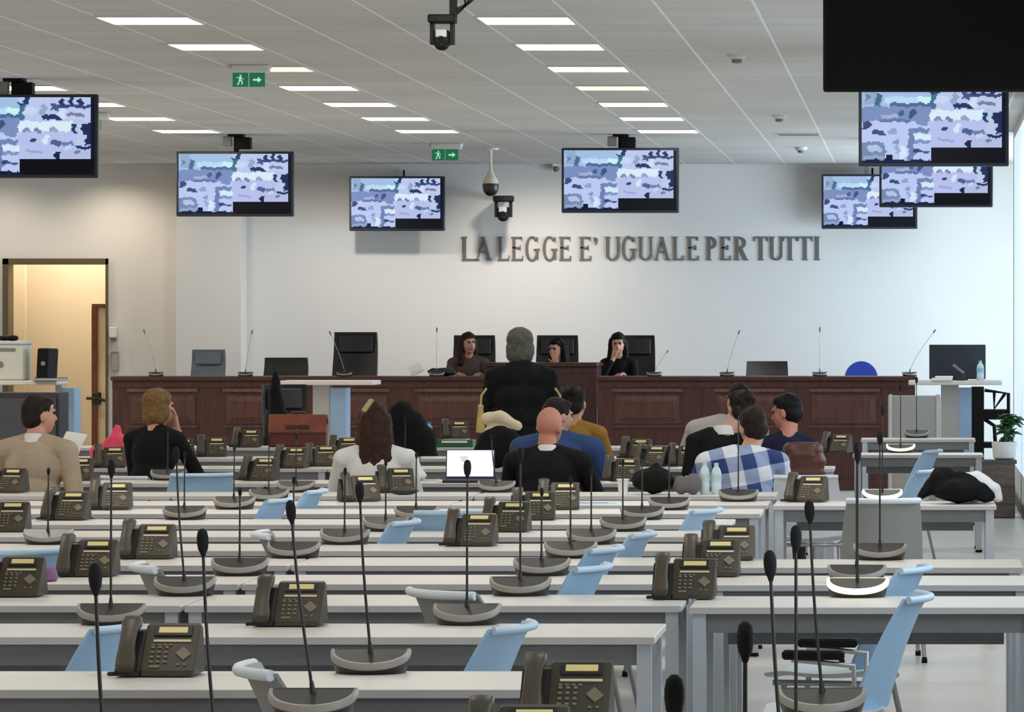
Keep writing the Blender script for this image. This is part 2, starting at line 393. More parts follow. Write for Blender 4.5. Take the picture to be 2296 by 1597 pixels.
# ------------------------------------------------------------------ lettering on the wall
def arc(cx, cy, rx, ry, a0, a1, t0, t1=None, n=14):
    """thick arc as quads: outer ellipse rx,ry, thickness from t0"""
    q = []; t1 = t0 if t1 is None else t1
    for i in range(n):
        u0, u1 = i/n, (i+1)/n; A, B = math.radians(a0+(a1-a0)*u0), math.radians(a0+(a1-a0)*u1)
        def th(a): return t1+(t0-t1)*abs(math.cos(a))
        ta, tb = th(A), th(B)
        q.append([(cx+rx*math.cos(A), cy+ry*math.sin(A)), (cx+rx*math.cos(B), cy+ry*math.sin(B)),
                  (cx+(rx-tb)*math.cos(B), cy+(ry-tb)*math.sin(B)), (cx+(rx-ta)*math.cos(A), cy+(ry-ta)*math.sin(A))])
    return q
def glyph(ch, w, h):
    T, t, e = .037, .019, .013      # thick, thin, serif reach
    R = lambda x0, y0, x1, y1: [(x0,y0),(x1,y0),(x1,y1),(x0,y1)]
    def stem(x, y0=0, y1=h, s=True, tk=T):
        q = [R(x, y0, x+tk, y1)]
        if s: q += [R(x-e, y1-t*.7, x+tk+e, y1), R(x-e, y0, x+tk+e, y0+t*.7)]
        return q
    if ch == 'L': return stem(e)+[R(e, 0, w, t), [(w-t,0),(w,0),(w+.004,.06),(w-.004,.06)]]
    if ch == 'E': return stem(e)+[R(e,0,w,t), R(e,h-t,w-.008,h), R(e,h*.5,w-.03,h*.5+t), [(w-t,0),(w,0),(w+.004,.055),(w-.004,.055)], [(w-.022,h),(w-.008,h),(w-.008,h-.05),(w-.014,h-.05)], [(w-.04,h*.5-.02),(w-.028,h*.5-.02),(w-.028,h*.5+.04),(w-.04,h*.5+.04)]]
    if ch == 'I': return stem(w/2-T/2)
    if ch == 'T': return stem(w/2-T/2, s=False)+[R(w/2-T/2-e,0,w/2+T/2+e,t*.7), R(0,h-t,w,h), [(0,h),(.014,h),(.006,h-.055),(-.004,h-.055)], [(w-.014,h),(w,h),(w+.004,h-.055),(w-.006,h-.055)]]
    if ch == 'A':
        m = w*.5
        return [[(0,0),(t,0),(m+.004,h*.97),(m-.014,h*.97)], [(w-T,0),(w,0),(m+.012,h),(m-.024,h)], R(w*.2,h*.33,w*.74,h*.33+t), R(-.012,0,.036,t*.7), R(w-T-.014,0,w+.014,t*.7)]
    if ch == 'U':
        r = w*.5-.004
        return [R(.006,r*.8,.006+T,h), R(w-.006-t*1.3,r*.8,w-.006,h), R(-.008,h-t*.7,.006+T+e,h), R(w-.006-t*1.3-e,h-t*.7,w+.008,h)]+arc(w/2, r*.8+.003, w/2-.006, r*.8+.006, 180, 360, .036, t)
    if ch == 'G': return arc(w*.5, h*.5, w*.5, h*.53, 48, 318, T, t, 24)+[R(w-.006-T,h*.06,w-.006,h*.46), R(w-T-.026,h*.44,w+.008,h*.44+t*.8), [(w*.80,h*.98),(w*.93,h*.98),(w*.93,h*.74),(w*.86,h*.80)]]
    if ch in 'PR':
        q = stem(e)+arc(w*.42, h*.74, w*.55, h*.26, -90, 90, T*.9, t)+[R(e+T*.5,h-t,w*.44,h), R(e+T*.5,h*.48,w*.44,h*.48+t)]
        if ch == 'R': q += [[(w*.42,h*.5),(w*.42+T,h*.5),(w+.016,0),(w-.03,0)], R(w-.034,0,w+.026,t*.7)]
        return q
    if ch == "'": return arc(w*.45, h*.88, w*.42, h*.10, 0, 360, .036, .03, 14)+[[(w*.55,h*.9),(w*.9,h*.88),(w*.65,h*.72),(w*.3,h*.66)]]
TXT = [('L',1036,1073),('A',1069,1100),('L',1116,1142),('E',1147,1173),('G',1178,1209),('G',1217,1248),('E',1254,1280),('E',1299,1325),("'",1331,1341),
       ('U',1358,1389),('G',1394,1425),('U',1432,1463),('A',1469,1501),('L',1508,1533),('E',1541,1567),('P',1584,1608),('E',1615,1639),('R',1647,1674),
       ('T',1692,1722),('U',1727,1756),('T',1757,1788),('T',1790,1822),('I',1828,1838)]
zb = at(0,584,WALL_Y).z; hh = at(0,531,WALL_Y).z-zb
ins = thing('wall_inscription', 'inscription of raised dark grey serif capitals across the white front wall', 'inscription', (at(1036,0,WALL_Y).x, WALL_Y, zb))
for ch, a, b in TXT:
    x0 = at(a,0,WALL_Y).x-ins.location.x; wd = at(b,0,WALL_Y).x-at(a,0,WALL_Y).x
    mb = MB()
    for i, q in enumerate(glyph(ch, wd, hh)): mb.prism([(x0+p[0], p[1]) for p in q], -.024+.0002*(i % 5), -.004, 'y')
    mb.build('letter', M_letter, ins)

# ------------------------------------------------------------------ television screens
def feed_mesh(w, h):
    nx, ny = 112, 64
    X0, Y0, W_, H_ = 195., 190., 1935., 1095.
    cu = X0+(np.arange(nx)+.5)/nx*W_; cv = Y0+(np.arange(ny)+.5)/ny*H_
    U, V = np.meshgrid(cu, cv)
    rng = np.random.default_rng(3)
    U2 = U+14*np.sin(V/31.)+9*np.sin(V/13.+U/90.); V2 = V+9*np.sin(U/47.)+6*np.sin(U/19.)
    C = np.zeros((ny, nx, 3)); C[:] = (185,198,238)
    def r(x0,y0,x1,y1,c): C[(U2>=x0)&(U2<x1)&(V2>=y0)&(V2<y1)] = c
    def e(x,y,a,b,c): C[((U2-x)/a)**2+((V2-y)/b)**2 < 1] = c
    r(0,0,1120,480,(165,195,232)); r(230,200,400,450,(150,175,205)); e(265,345,30,40,(110,130,165))
    r(380,300,460,480,(70,110,150)); r(500,340,1120,430,(190,222,250)); r(950,340,1120,430,(200,250,250)); r(580,430,1120,480,(85,105,150))
    r(0,480,1120,690,(125,145,195)); r(470,590,690,650,(165,180,215)); e(725,580,35,45,(70,100,140)); e(880,580,45,65,(60,85,130)); r(450,655,850,705,(100,120,165))
    r(0,700,1120,1290,(190,205,246)); e(255,740,60,60,(60,75,120)); r(340,820,510,885,(60,80,130)); e(620,840,60,45,(150,165,205))
    r(0,985,510,1290,(120,140,180)); e(360,1080,105,50,(180,200,235)); r(230,1180,500,1230,(150,170,205))
    e(990,720,80,40,(125,145,195)); r(830,790,1120,860,(115,135,180)); r(820,860,900,1240,(110,130,180)); r(890,870,1190,950,(215,240,252)); r(900,960,1180,1010,(130,150,195))
    e(665,990,40,40,(140,155,200)); r(640,1040,700,1160,(155,175,215)); e(750,1140,50,100,(215,235,252)); r(900,1110,1080,1140,(60,90,130)); e(920,1110,40,35,(40,70,120))
    e(570,1215,50,65,(5,10,40)); r(0,1238,1130,1300,(15,25,60))
    r(1120,0,2200,520,(190,205,240)); r(1190,0,1265,290,(25,60,100)); r(1120,260,1250,300,(25,70,110)); r(1120,300,1200,500,(70,115,150)); e(1270,390,100,55,(205,218,250))
    e(1440,360,50,80,(150,170,205)); r(1430,440,1700,510,(35,55,105)); r(1540,290,1640,380,(70,90,140)); r(1640,290,2080,340,(60,75,125))
    e(1700,250,40,50,(40,50,100)); e(1825,250,30,60,(40,50,100)); e(1950,260,45,50,(40,50,100)); e(1700,420,50,80,(215,225,250)); r(1750,350,2060,520,(195,205,238)); r(1770,415,2000,460,(120,130,165))
    r(1115,530,1820,670,(222,240,253)); e(1230,670,60,40,(130,145,190)); e(1380,660,45,45,(120,135,175)); e(1590,660,60,40,(150,165,205))
    r(1115,690,1960,1060,(186,196,240)); r(1890,560,2200,860,(30,45,90)); r(1820,560,1960,700,(190,205,235)); r(1830,570,1890,700,(30,65,105)); r(1880,700,2010,860,(190,205,235))
    e(1320,800,50,28,(50,65,110)); e(1480,790,45,70,(215,235,252)); e(1630,835,80,40,(75,100,145)); r(1700,820,1860,880,(110,130,170)); r(1880,880,2200,920,(30,50,95))
    r(1200,940,1440,975,(155,170,210)); r(1720,870,1820,930,(200,215,245)); r(1680,930,2075,1050,(182,192,228)); e(1900,965,50,25,(110,125,170)); e(1635,1005,45,55,(10,35,70))
    C[U > 2075] = (10,18,38); C[(U > 1130) & (V > 1060)] = (2,4,14)
    verts = [((-.5+i/nx)*w, 0, (.5-j/ny)*h) for j in range(ny+1) for i in range(nx+1)]
    faces = [(j*(nx+1)+i, (j+1)*(nx+1)+i, (j+1)*(nx+1)+i+1, j*(nx+1)+i+1) for j in range(ny) for i in range(nx)]
    me = bpy.data.meshes.new('screen'); me.from_pydata(verts, [], faces)
    ca = me.color_attributes.new('feed', 'FLOAT_COLOR', 'CORNER')
    L_ = C.reshape(-1,3)/255.; L_ = np.where(L_ <= .04045, L_/12.92, ((L_+.055)/1.055)**2.4)
    ca.data.foreach_set('color', np.repeat(np.hstack([L_, np.ones((len(L_),1))]), 4, axis=0).ravel().astype(np.float32))
    return me
def feed_mat():
    m = bpy.data.materials.new('screen_feed'); m.use_nodes = True; nt = m.node_tree; b = nt.nodes['Principled BSDF']
    a = nt.nodes.new('ShaderNodeVertexColor'); a.layer_name = 'feed'
    b.inputs['Base Color'].default_value = (.004,.004,.006,1); b.inputs['Roughness'].default_value = .5; b.inputs['Specular IOR Level'].default_value = .15
    nt.links.new(a.outputs['Color'], b.inputs['Emission Color']); b.inputs['Emission Strength'].default_value = 0.95
    return m
TW, TH = 1.19, .66
FEED = feed_mesh(TW-.05, TH-.05); FEED.materials.append(feed_mat())
M_case_tv = mat('tv_casing', (30,38,50), 0.4, var=0.03)
def tv(px0, px1, py0, py1, d, label, hang='ceiling', w=None, h=None, on=True, yaw=0., pole_dx=0.0, box=True):
    c = at((px0+px1)/2, (py0+py1)/2, d)
    w = w or TW; h = h or TH
    t = thing('tv_screen', label, 'television', (c.x, c.y, c.z), yaw, 'suspended television screens')
    mb = MB().rbox((0,.03,0), (w,h,.05), .012, M=Matrix.Rotation(PI/2,3,'X')); mb.rbox((0,.065,-.02), (w*.7,h*.6,.04), .02, M=Matrix.Rotation(PI/2,3,'X'))
    mb.build('casing', M_case_tv if on else M_black, t, 40)
    if on:
        s = bpy.data.objects.new('screen', FEED); COL.objects.link(s); s.parent = t; s.location = (0,.0035,0); s.scale = (w/TW,1,h/TH)
    else:
        MB().box((0,.003,0), (w-.05,.003,h-.05)).build('screen', mat('screen_off', (5,5,6), .5, var=.02, spec=.15), t)
    top = CEIL-c.z
    mb = MB()
    if hang == 'ceiling':
        mb.tube([(pole_dx,.1,h*.2),(pole_dx,.1,top)], .028, 10); mb.rbox((pole_dx,.1,top-.012), (.16,.16,.024), .01); mb.box((pole_dx,.09,h*.15), (.3,.03,.2))
        mb.build('ceiling_mount', M_black, t, 40)
        if box: MB().rbox((pole_dx+.075,.1,top-.09), (.15,.12,.12), .01).rbox((pole_dx-.09,.1,top-.07), (.09,.06,.1), .01, 1).build('signal_box', [M_black, mat('box_grey',(150,146,140),.5)], t, 40)
    else:
        b = WALL_Y-.001-c.y
        mb.box((0,.05+(b-.05)/2,0), (.2,b-.05,.25)); mb.tube([(.03,b-.04,h*.4),(.03,b-.04,h*.5+.09)], .012); mb.build('wall_bracket', M_black, t)
    return t
tv(-82,181,212,398,31.6, 'lit TV with camera mosaic, cut off by the picture edge above the doorway side', pole_dx=-.08)
tv(395,658,341,484,40.7, 'lit TV with camera mosaic hanging in front of the pilaster')
tv(783,997,395,518,47.75, 'lit TV with camera mosaic on the wall, above the empty black chair', 'wall', w=1.135, h=.65)
tv(1259,1522,331,478,40.7, 'lit TV with camera mosaic hanging above the word UGUALE')
tv(1925,2262,186,373,31.8, 'largest lit TV with camera mosaic, directly under the switched-off screen')
tv(1972,2226,322,466,42.0, 'lit TV with camera mosaic tucked below the largest lit one')
tv(1842,2057,390,514,47.75, 'lit TV with bluish mosaic on the wall at the end of the inscription', 'wall', w=1.14, h=.65)
tv(1846,2380,-92,206,20.0, 'large switched-off black TV hanging at the top corner', on=False)

# ------------------------------------------------------------------ cameras, exit signs, ceiling bits
def stage_camera(px, py0, py1, d, label, wall=False, scale=1.):
    c = at(px, (py0+py1)/2, d); t = thing('pan_tilt_camera', label, 'camera', c, 0, None); t.scale = (scale,)*3
    mb = MB().rbox((0,0,.075), (.15,.13,.045), .01); mb.build('mount_plate', M_black, t, 40)
    MB().box((-.055,0,-.005), (.02,.07,.12)).box((.055,0,-.005), (.02,.07,.12)).build('yoke', M_black, t)
    hd = MB().rbox((0,0,-.03), (.088,.12,.085), .02).ell((0,-.03,-.07), (.04,.05,.03)).build('camera_head', M_black, t, 40)
    MB().rbox((0,-.062,-.008), (.062,.012,.042), .006).build('front_plate', mat('camera_grey',(150,150,150),.4), hd, 40)
    MB().lathe([(.02,0),(.024,.012),(.018,.02)], 14, 0, (0,-.06,-.045), Matrix.Rotation(PI/2,3,'X')).build('lens', mat('lens_glass',(12,12,16),.1), hd, 40)
    if wall: MB().box((-.05,(WALL_Y-.002-d)/2/scale,.08), (.06,(WALL_Y-.004-d)/scale,.03)).build('wall_arm', M_black, t)
    else:
        top = (CEIL-c.z)/scale
        MB().box((.06,.0,(.09+top)/2), (.04,.04,top-.09)).build('hanging_pole', M_black, t)
        mb = MB()
        for k in range(4):
            o = .02*k
            mb.tube([(.08+.02*math.sin(PI*j/10)*(3+k)*.8, -.02, .1+.13*j/10+o*.5) for j in range(11)], .006, 6)
        mb.build('cable_loop', M_black, t, 60)
stage_camera(992, 30, 117, 22.0, 'black pan-tilt camera hanging on a pole from the ceiling, cables looped beside it')
stage_camera(1129, 444, 492, 47.6, 'small black pan-tilt camera on the front wall above the inscription', True, 1.55)
c = at(1100, 390, 44.0)
t = thing('dome_camera', 'white dome camera with dark lens bowl hanging from a white ceiling stem', 'camera', (c.x, c.y, CEIL))
s = F/44.0; zz = lambda py: at(0,py,44).z-CEIL
MB().lathe([(.018,0),(.018,zz(380)),(.03,zz(385)),(.05,zz(395)),(.085,zz(405)),(.085,zz(412))], 18).build('housing', mat('camera_ivory',(232,224,200),.45), t, 40)
MB().lathe([(.088,zz(412)),(.09,zz(420)),(.08,zz(430)),(.055,zz(437)),(.02,zz(440))], 18).build('lens_bowl', mat('camera_bowl',(50,44,42),.3), t, 40)
MB().lathe([(.09,0),(.09,-.015),(.02,-.02)], 16).build('ceiling_rose', M_white, t, 40)
c = at(1243,376,WALL_Y)
t = thing('wall_sensor', 'small white sensor on the front wall beside the hanging TV', 'sensor', (c.x, WALL_Y, c.z))
MB().rbox((0,-.04,.03), (.05,.08,.09), .015).build('body', M_white, t, 40); MB().ell((.03,-.08,-.02), (.04,.04,.035)).build('detector_head', mat('sensor_grey',(120,118,116),.5), t, 50)

def exit_sign(px0, px1, py0, d, label, plain=False):
    c = at((px0+px1)/2, py0, d); w = (px1-px0)*d/F; s = d/F
    t = thing('exit_sign', label, 'exit sign', (c.x, d, CEIL))
    z0 = c.z-CEIL
    MB().rbox((.015,0,-.03), (w*1.15,.09,.06), .015).build('housing', M_white, t, 40)
    MB().tube([(-w*.6,0,0),(-w*.6,0,-.03)], .02).tube([(w*.6,0,0),(w*.6,0,-.03)], .02).build('fixing', M_frame, t)
    ph = w*.42
    for i in (-1,1):
        p = MB().box((i*w*.255,0,-.062-ph/2), (w*.47,.012,ph)).build('sign_panel', M_green, t)
        cx, cz, q = i*w*.255, -.062-ph/2, ph
        mb = MB(); y0, y1 = -.0085, -.0062
        pr = lambda poly: mb.prism([(cx+a*q, cz+b*q) for a, b in poly], y0, y1, 'y')
        if i < 0:
            pr([(.02+.07*math.cos(a*PI/4), .30+.07*math.sin(a*PI/4)) for a in range(8)])
            pr([(-.08,.2),(.1,.22),(.06,-.06),(-.1,-.06)]); pr([(-.1,-.04),(.0,-.06),(-.12,-.36),(-.26,-.36),(-.24,-.29),(-.17,-.29)]); pr([(-.02,-.06),(.08,-.04),(.2,-.14),(.14,-.36),(.07,-.36),(.1,-.16)])
            pr([(.08,.2),(.13,.16),(.26,.02),(.22,-.02)]); pr([(-.08,.2),(-.1,.14),(-.28,.12),(-.28,.17)])
        else:
            pr([(-.3,-.07),(.08,-.07),(.08,.07),(-.3,.07)]); pr([(.05,-.22),(.32,0),(.05,.22)])
        mb.build('pictogram', M_wsign, p)
exit_sign(521, 595, 150, 30.0, 'green emergency exit sign with running figure and arrow, below the middle row of ceiling panels')
exit_sign(968, 1028, 324, 42.8, 'small green exit sign hanging close to the front wall by the dome camera')
c = at(222,0,36.6)
t = thing('emergency_lamp', 'white emergency lamp with pale green edge on the ceiling above the doorway side', 'emergency lamp', (c.x, 36.6, CEIL))
MB().rbox((0,0,-.035), (.19,.1,.07), .03).build('housing', M_white, t, 40); MB().box((.0,0,-.12), (.06,.01,.1)).build('sign_plate', mat('pale_green',(170,190,175),.5), t)
for i, (px, py, nm) in enumerate([(1652,122,'in the panel line nearest the black screen'),(1747,258,'above the wall lettering end'),(1796,330,'just in front of the front wall')]):
    d = F*1.97/(HY-py); c = at(px,py,d)
    t = thing('smoke_detector', 'round white smoke detector on the bare ceiling, ' + ['beside the switched-off TV','midway towards the largest lit TV','close to the front wall'][i], 'smoke detector', (c.x, d, CEIL))
    MB().lathe([(.07,0),(.07,-.02),(.05,-.035)], 16).build('base', M_frame, t, 40); MB().lathe([(.04,-.03),(.035,-.06),(.015,-.065)], 12).build('sensor_head', mat('sensor_grey',(120,118,116),.5), t, 40)
d = F*1.97/(HY-300)
c = at(1790,300,d); t = thing('air_vent', 'white slotted air vent in the ceiling beside the wall-mounted TV', 'vent', (c.x, d, CEIL))
MB().box((0,0,-.006), (.44,.2,.012)).build('frame', M_frame, t)
mb = MB()
for k in range(4): mb.box((0,-.06+.04*k,-.013), (.4,.018,.004))
mb.build('slat', mat('vent_dark',(110,108,104),.6), t)

# ------------------------------------------------------------------ desks
ROWS = {-4:4.75,-3:5.9,-2:7.1,-1:8.25,0:9.45,1:10.66,2:12.47,3:13.88,4:15.05,5:16.24,6:17.3,7:18.45,8:19.6,9:20.75,10:21.75,11:22.95,12:24.8,13:27.4,14:29.5,15:32.2}
RIGHT = {-4:4.75,-3:5.9,-2:7.1,-1:8.25,0:9.45,3:13.80,4:15.0,5:16.1,10:21.7,14:30.4,15:34.6}
def make_desk(W, label):
    t = thing('desk', label, 'desk', (0,0,0), 0, 'white courtroom desks in rows')
    th = .024
    MB().rbox((0,0,TOP-th/2), (W,DEP,th), .006, n=2).build('desktop', M_desk, t)
    MB().box((0,-DEP/2-.001,TOP-th/2), (W-.004,.003,th-.003)).build('edge_band', M_edge, t)
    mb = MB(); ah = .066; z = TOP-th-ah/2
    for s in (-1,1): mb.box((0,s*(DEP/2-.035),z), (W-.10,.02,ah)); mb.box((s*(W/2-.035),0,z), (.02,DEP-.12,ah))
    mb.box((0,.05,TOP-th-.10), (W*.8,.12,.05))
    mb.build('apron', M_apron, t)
    for sx in (-1,1):
        for sy in (-1,1):
            lg = MB().box((sx*(W/2-.035), sy*(DEP/2-.035), (TOP-th)/2+.01), (.045,.045,TOP-th-.02)).build('leg', M_leg, t)
            MB().lathe([(.026,0),(.026,.018),(.015,.022)], 10, 0, (sx*(W/2-.035), sy*(DEP/2-.035), 0)).build('foot', M_black, lg)
    return t
PROTO = {}
def desk(W, x, d, label):
    W = round(W,3)
    if W not in PROTO:
        t = make_desk(W, label); PROTO[W] = t; t.location = (x, d+DEP/2, 0)
    else: t = dup(PROTO[W], (x, d+DEP/2, 0), 0, label)
    return t
def rowname(r):
    return f'the {ORD[r]} desk row up the photo' if r >= 1 else 'a desk row below the bottom edge'
WD = 1.72
ENDX = {12:-.58, 13:-.58, 0:-.75, -1:-.75, -2:-.75, 1:-.95, 6:-.92, 7:-.92, 8:-.92}
for r, d in ROWS.items():
    if r in (-3,-4): continue
    x1 = ENDX.get(r, -.82); k = 0
    xmin = -2060*(d+DEP)/F-.05
    if r < 0: xmin = -1.6
    while x1 > xmin:
        k += 1
        nm = {1:'aisle-end',2:'second',3:'third',4:'fourth',5:'fifth'}[k]
        desk(WD, x1-WD/2, d, f'white-topped {nm} desk from the aisle in {rowname(r)}')
        x1 -= WD+.012
for r, d in RIGHT.items():
    nm = {3:'long white desk at the window side with blue chair in front',4:'white desk at the window side, carrying the unlit round microphone base',5:'white desk at the window side behind the standing grey chair',10:'white desk with the black and white clothes on it',14:'white desk at the window side below the brown planter',15:'white desk standing before the pale upright panel'}.get(r, f'window-side desk out of frame, {ORD[1-r]} below the picture edge')
    x0, x1 = ((-.79,.42) if r > 0 else (-.73,.48)) if r not in (14,15) else (-.50,.49)
    desk(x1-x0, (x0+x1)/2, d, nm)
def on_row(px, yb, side='L', depth=.16):
    """point on the nearest desk row whose item front edge shows at yb"""
    d = F*(CAMZ-TOP)/(yb-HY)
    R = ROWS if side == 'L' else RIGHT
    r = min(R, key=lambda k: abs(R[k]+.28-d))
    d = min(max(d, R[r]+.02), R[r]+DEP-depth)
    return r, d

# ------------------------------------------------------------------ desk phones
def make_phone(label):
    t = thing('desk_phone', label, 'telephone', (0,0,0), 0, 'dark desk telephones')
    # front edge of the phone at y = 0, body rises away from the user
    prof = [(.0,.004),(.0,.02),(.095,.138),(.108,.142),(.125,.13),(.15,.02),(.15,.004)]
    x0, x1 = -.035, .115
    mb = MB(); rings = []
    for x, s in ((x0,.94),(x0+.006,1),(x1-.006,1),(x1,.94)):
        cy, cz = .07,.06
        rings.append([Vector((x, cy+(y-cy)*s, cz+(z-cz)*s)) for y, z in prof])
    mb.loft(rings); mb.build('body', M_phone, t, 30)
    # frame of the sloped face
    a = Vector((0,.0,.02)); bv = Vector((0,.095,.138)); sl = (bv-a); L = sl.length; sl.normalize(); nrm = Vector((0,-sl.z,sl.y))
    M = Matrix((Vector((1,0,0)), sl, nrm)).transposed()
    P = lambda x, u, h=.0: a+Vector((x,0,0))+sl*(u*L)+nrm*h
    MB().rbox(P(.042,.86,.003), (.105,.036,.006), .004, M=M).build('display_surround', M_dark, t, 40)
    MB().rbox(P(.042,.86,.0065), (.08,.019,.003), .003, M=M).build('display', M_lcd, t)
    MB().rbox(P(.042,.64,.002), (.105,.0075,.004), .002, M=M).build('label_strip', M_strip, t)
    mb = MB()
    for i in range(3):
        for j in range(4): mb.rbox(P(-.008+.019*i,.18+.105*j,.002), (.011,.0075,.005), .002, M=M, n=1)
    mb.rbox(P(.003,.075,.002), (.03,.008,.005), .002, M=M, n=1)
    mb.build('digit_keypad', M_key, t)
    mb = MB()
    for i in range(4): mb.rbox(P(-.008+.016*i,.55,.002), (.011,.006,.005), .002, M=M, n=1)
    mb.build('function_key_row', M_key, t)
    for i in range(2): MB().rbox(P(.068+.018*i,.12,.002), (.010,.006,.005), .002, M=M, n=1).build('volume_key', M_key, t)
    MB().rbox(P(.078,.36,.002), (.03,.034,.005), .012, M=M @ Matrix.Rotation(PI/4,3,'Z') ).build('navigation_key', M_key, t, 40)
    MB().prism([(.0,.004),(.0,.018),(.082,.122),(.1,.126),(.145,.02),(.145,.004)], -.105, -.036, 'x').build('cradle', M_dark, t)
    # handset lying in the cradle
    mb = MB(); rings = []
    for u, hgt, w_, th in ((-.06,.014,.046,.022),(-.03,.020,.054,.034),(.12,.022,.056,.034),(.3,.034,.046,.022),(.5,.037,.045,.021),(.72,.034,.046,.022),(.9,.026,.056,.036),(1.04,.020,.055,.034),(1.09,.014,.046,.022)):
        c = P(-.072,u,hgt); rg = []
        for k in range(12):
            q = 2*PI*k/12; cs, sn = math.cos(q), math.sin(q)
            sg = lambda v: math.copysign(abs(v)**.6, v)
            rg.append(c+Vector((1,0,0))*(w_/2*sg(cs))+nrm*(th/2*sg(sn)))
        rings.append(rg)
    mb.loft(rings); h = mb.build('handset', M_hand, t, 50)
    # coiled cord
    pts = []
    for k in range(110):
        u = k/109; q = u*2*PI*13
        c = Vector((-.075-.035*math.sin(u*PI), .012-.03*math.sin(u*PI)-.0*u, .010))
        if u > .85: c.z += 0
        pts.append(c+Vector((-.04*u+.05*u*u,0,0))+Vector((math.cos(q)*.004, .02*u+math.sin(q)*.0015, math.sin(q)*.0045+.0005)))
    MB().tube(pts, .0022, 5).build('coiled_cord', M_dark, t, 60)
    return t
PH = [(345,1520,'L'),(640,1402,'L'),(1530,1346,'L'),(1590,1295,'L'),(1628,1258,'L'),(1048,1226,'L'),(1128,1190,'L'),(1194,1166,'L'),(1252,1143,'L'),
      (15,1340,'L'),(187,1294,'L'),(322,1254,'L'),(2,1194,'L'),(138,1165,'L'),(242,1144,'L'),(2,1102,'L'),(165,1075,'L'),(245,1050,'L'),(338,1042,'L'),(404,1028,'L'),(474,1022,'L'),
      (572,1074,'L'),(645,1054,'L'),(718,1040,'L'),(768,1024,'L'),(810,1125,'L'),(888,1103,'L'),(1800,1118,'R'),(1868,1008,'R'),(548,1008,'L'),
      (1388,1080,'L'),(1452,1046,'L'),(1532,1042,'L'),(1420,1030,'L'),(2000,1003,'X')]
PH = PH[:-1]
plist = [(px, *on_row(px, y, s, .16), s) for px, y, s in PH]
# phones on the desks below the bottom edge, only their tops reach into the picture
plist += [(1262, 0, 9.78, 'L'), (1148, -1, 8.62, 'L')]
cnt = {}; PHP = None
for px, r, d, s in sorted(plist, key=lambda q: (q[3], q[1], -q[0])):
    k = cnt[(s,r)] = cnt.get((s,r),0)+1
    lb = f'dark brown desk telephone, {ORD[k]} from the aisle in {rowname(r)}' if s == 'L' else ('dark desk telephone on the desk with the black and white clothes' if r == 10 else 'dark desk telephone by the desk under the bench end, next to the brown bag')
    if r == 0: lb = 'large dark desk telephone at the aisle end, keypad cut by the bottom edge'
    if r == -1: lb = 'dark desk telephone with only display and handset top above the bottom edge'
    X = (px-CX)*d/F-.004
    rz = random.uniform(-.10,.10)
    if r >= 9: rz = random.uniform(-.35,.35)
    if r <= 5: rz = -.03
    loc = (X, d, TOP)
    if PHP is None: PHP = make_phone(lb); PHP.location = loc; PHP.rotation_euler = (0,0,rz)
    else: dup(PHP, loc, rz, lb)

# ------------------------------------------------------------------ gooseneck microphones
def mic_meshes():
    out = {}
    n = 22; hw, fr, bk = .112, .105, .0
    def outline(s, dz, plane):
        pts = []
        for k in range(n+1):
            q = PI+PI*k/n
            x, y = hw*math.cos(q), fr*abs(math.sin(q))**.85*-1
            x, y = x*s, (y*s if s < 1 else y)
            z = plane(y)+dz if plane else dz
            pts.append(Vector((x, y+.105, max(z,0))))
        return pts
    pl = lambda y: .064+.34*y
    # rings from the middle of the lid outwards
    top = MB(); top.loft([outline(.90,-.004,pl), outline(.90,.002,pl)])
    top.loft([outline(.87,0,None), outline(.97,-.018,pl), outline(.90,-.004,pl)], cap=True)
    out['base'] = top
    rim = MB(); rim.loft([outline(.972,-.017,pl), outline(1.0,-.013,pl), outline(1.0,-.004,pl), outline(.97,.003,pl), outline(.90,.002,pl), outline(.90,-.006,pl)], cap=False)
    out['rim'] = rim
    return out
MM = mic_meshes()
def make_mic(label, lean, lit, pale=False, H=.435):
    t = thing('gooseneck_microphone', label, 'microphone', (0,0,0), 0, 'gooseneck desk microphones')
    MB_ = MM['base']; b = MB_.build('base', M_micb, t, 35)
    MM['rim'].build('rim', M_miclit if lit else M_micr, t, 35)
    y0 = .085; pts = []; rr = []
    for k in range(17):
        u = k/16
        pts.append((lean[0]*(u**1.3)+lean[1]*math.sin(u*PI), y0+lean[2]*u*u, .05+H*u)); rr.append(.0042-.0008*u)
    MB().tube([(0,y0,.035),(0,y0,.06),(pts[1][0],y0,.085)], [.011,.008,.005], 8).build('stem_socket', M_dark, t, 50)
    MB().tube(pts, rr, 8).build('stem', M_stem_backlit if pale else M_stem, t, 60)
    p = Vector(pts[-1]); dr = (p-Vector(pts[-3])).normalized()
    Mx = Vector((0,0,1)).rotation_difference(dr).to_matrix()
    MB().lathe([(.004,-.012),(.0065,-.004),(.0105,.004),(.0125,.018),(.0125,.03),(.010,.042),(.004,.048)], 14, 0, p, Mx if H > .3 or pale else Mx*.62).build('windscreen', M_cap if not pale else mat('mic_foam_grey',(128,126,122),.9), t, 60)
    return t
MPRO = {}
LEANS = {'l2':(-.055,-.008,.02),'l1':(-.03,-.006,.01),'s':(0,.0,.01),'r1':(.03,.006,.02)}
def mic(px, yb, side, lean='s', lit=False, label='', d=None, r=None):
    if d is None: r, d = on_row(px, yb, side, .115)
    loc = ((px-CX)*(d+.05)/F, d, TOP)
    H = .435 if (r <= 3 or side == 'R') else .26
    key = (lean, lit, H)
    if key not in MPRO: t = make_mic(label, LEANS[lean], lit, H=H); MPRO[key] = t; t.location = loc
    else: t = dup(MPRO[key], loc, 0, label)
    t.rotation_euler = (0,0,random.uniform(-.06,.06))
    return t
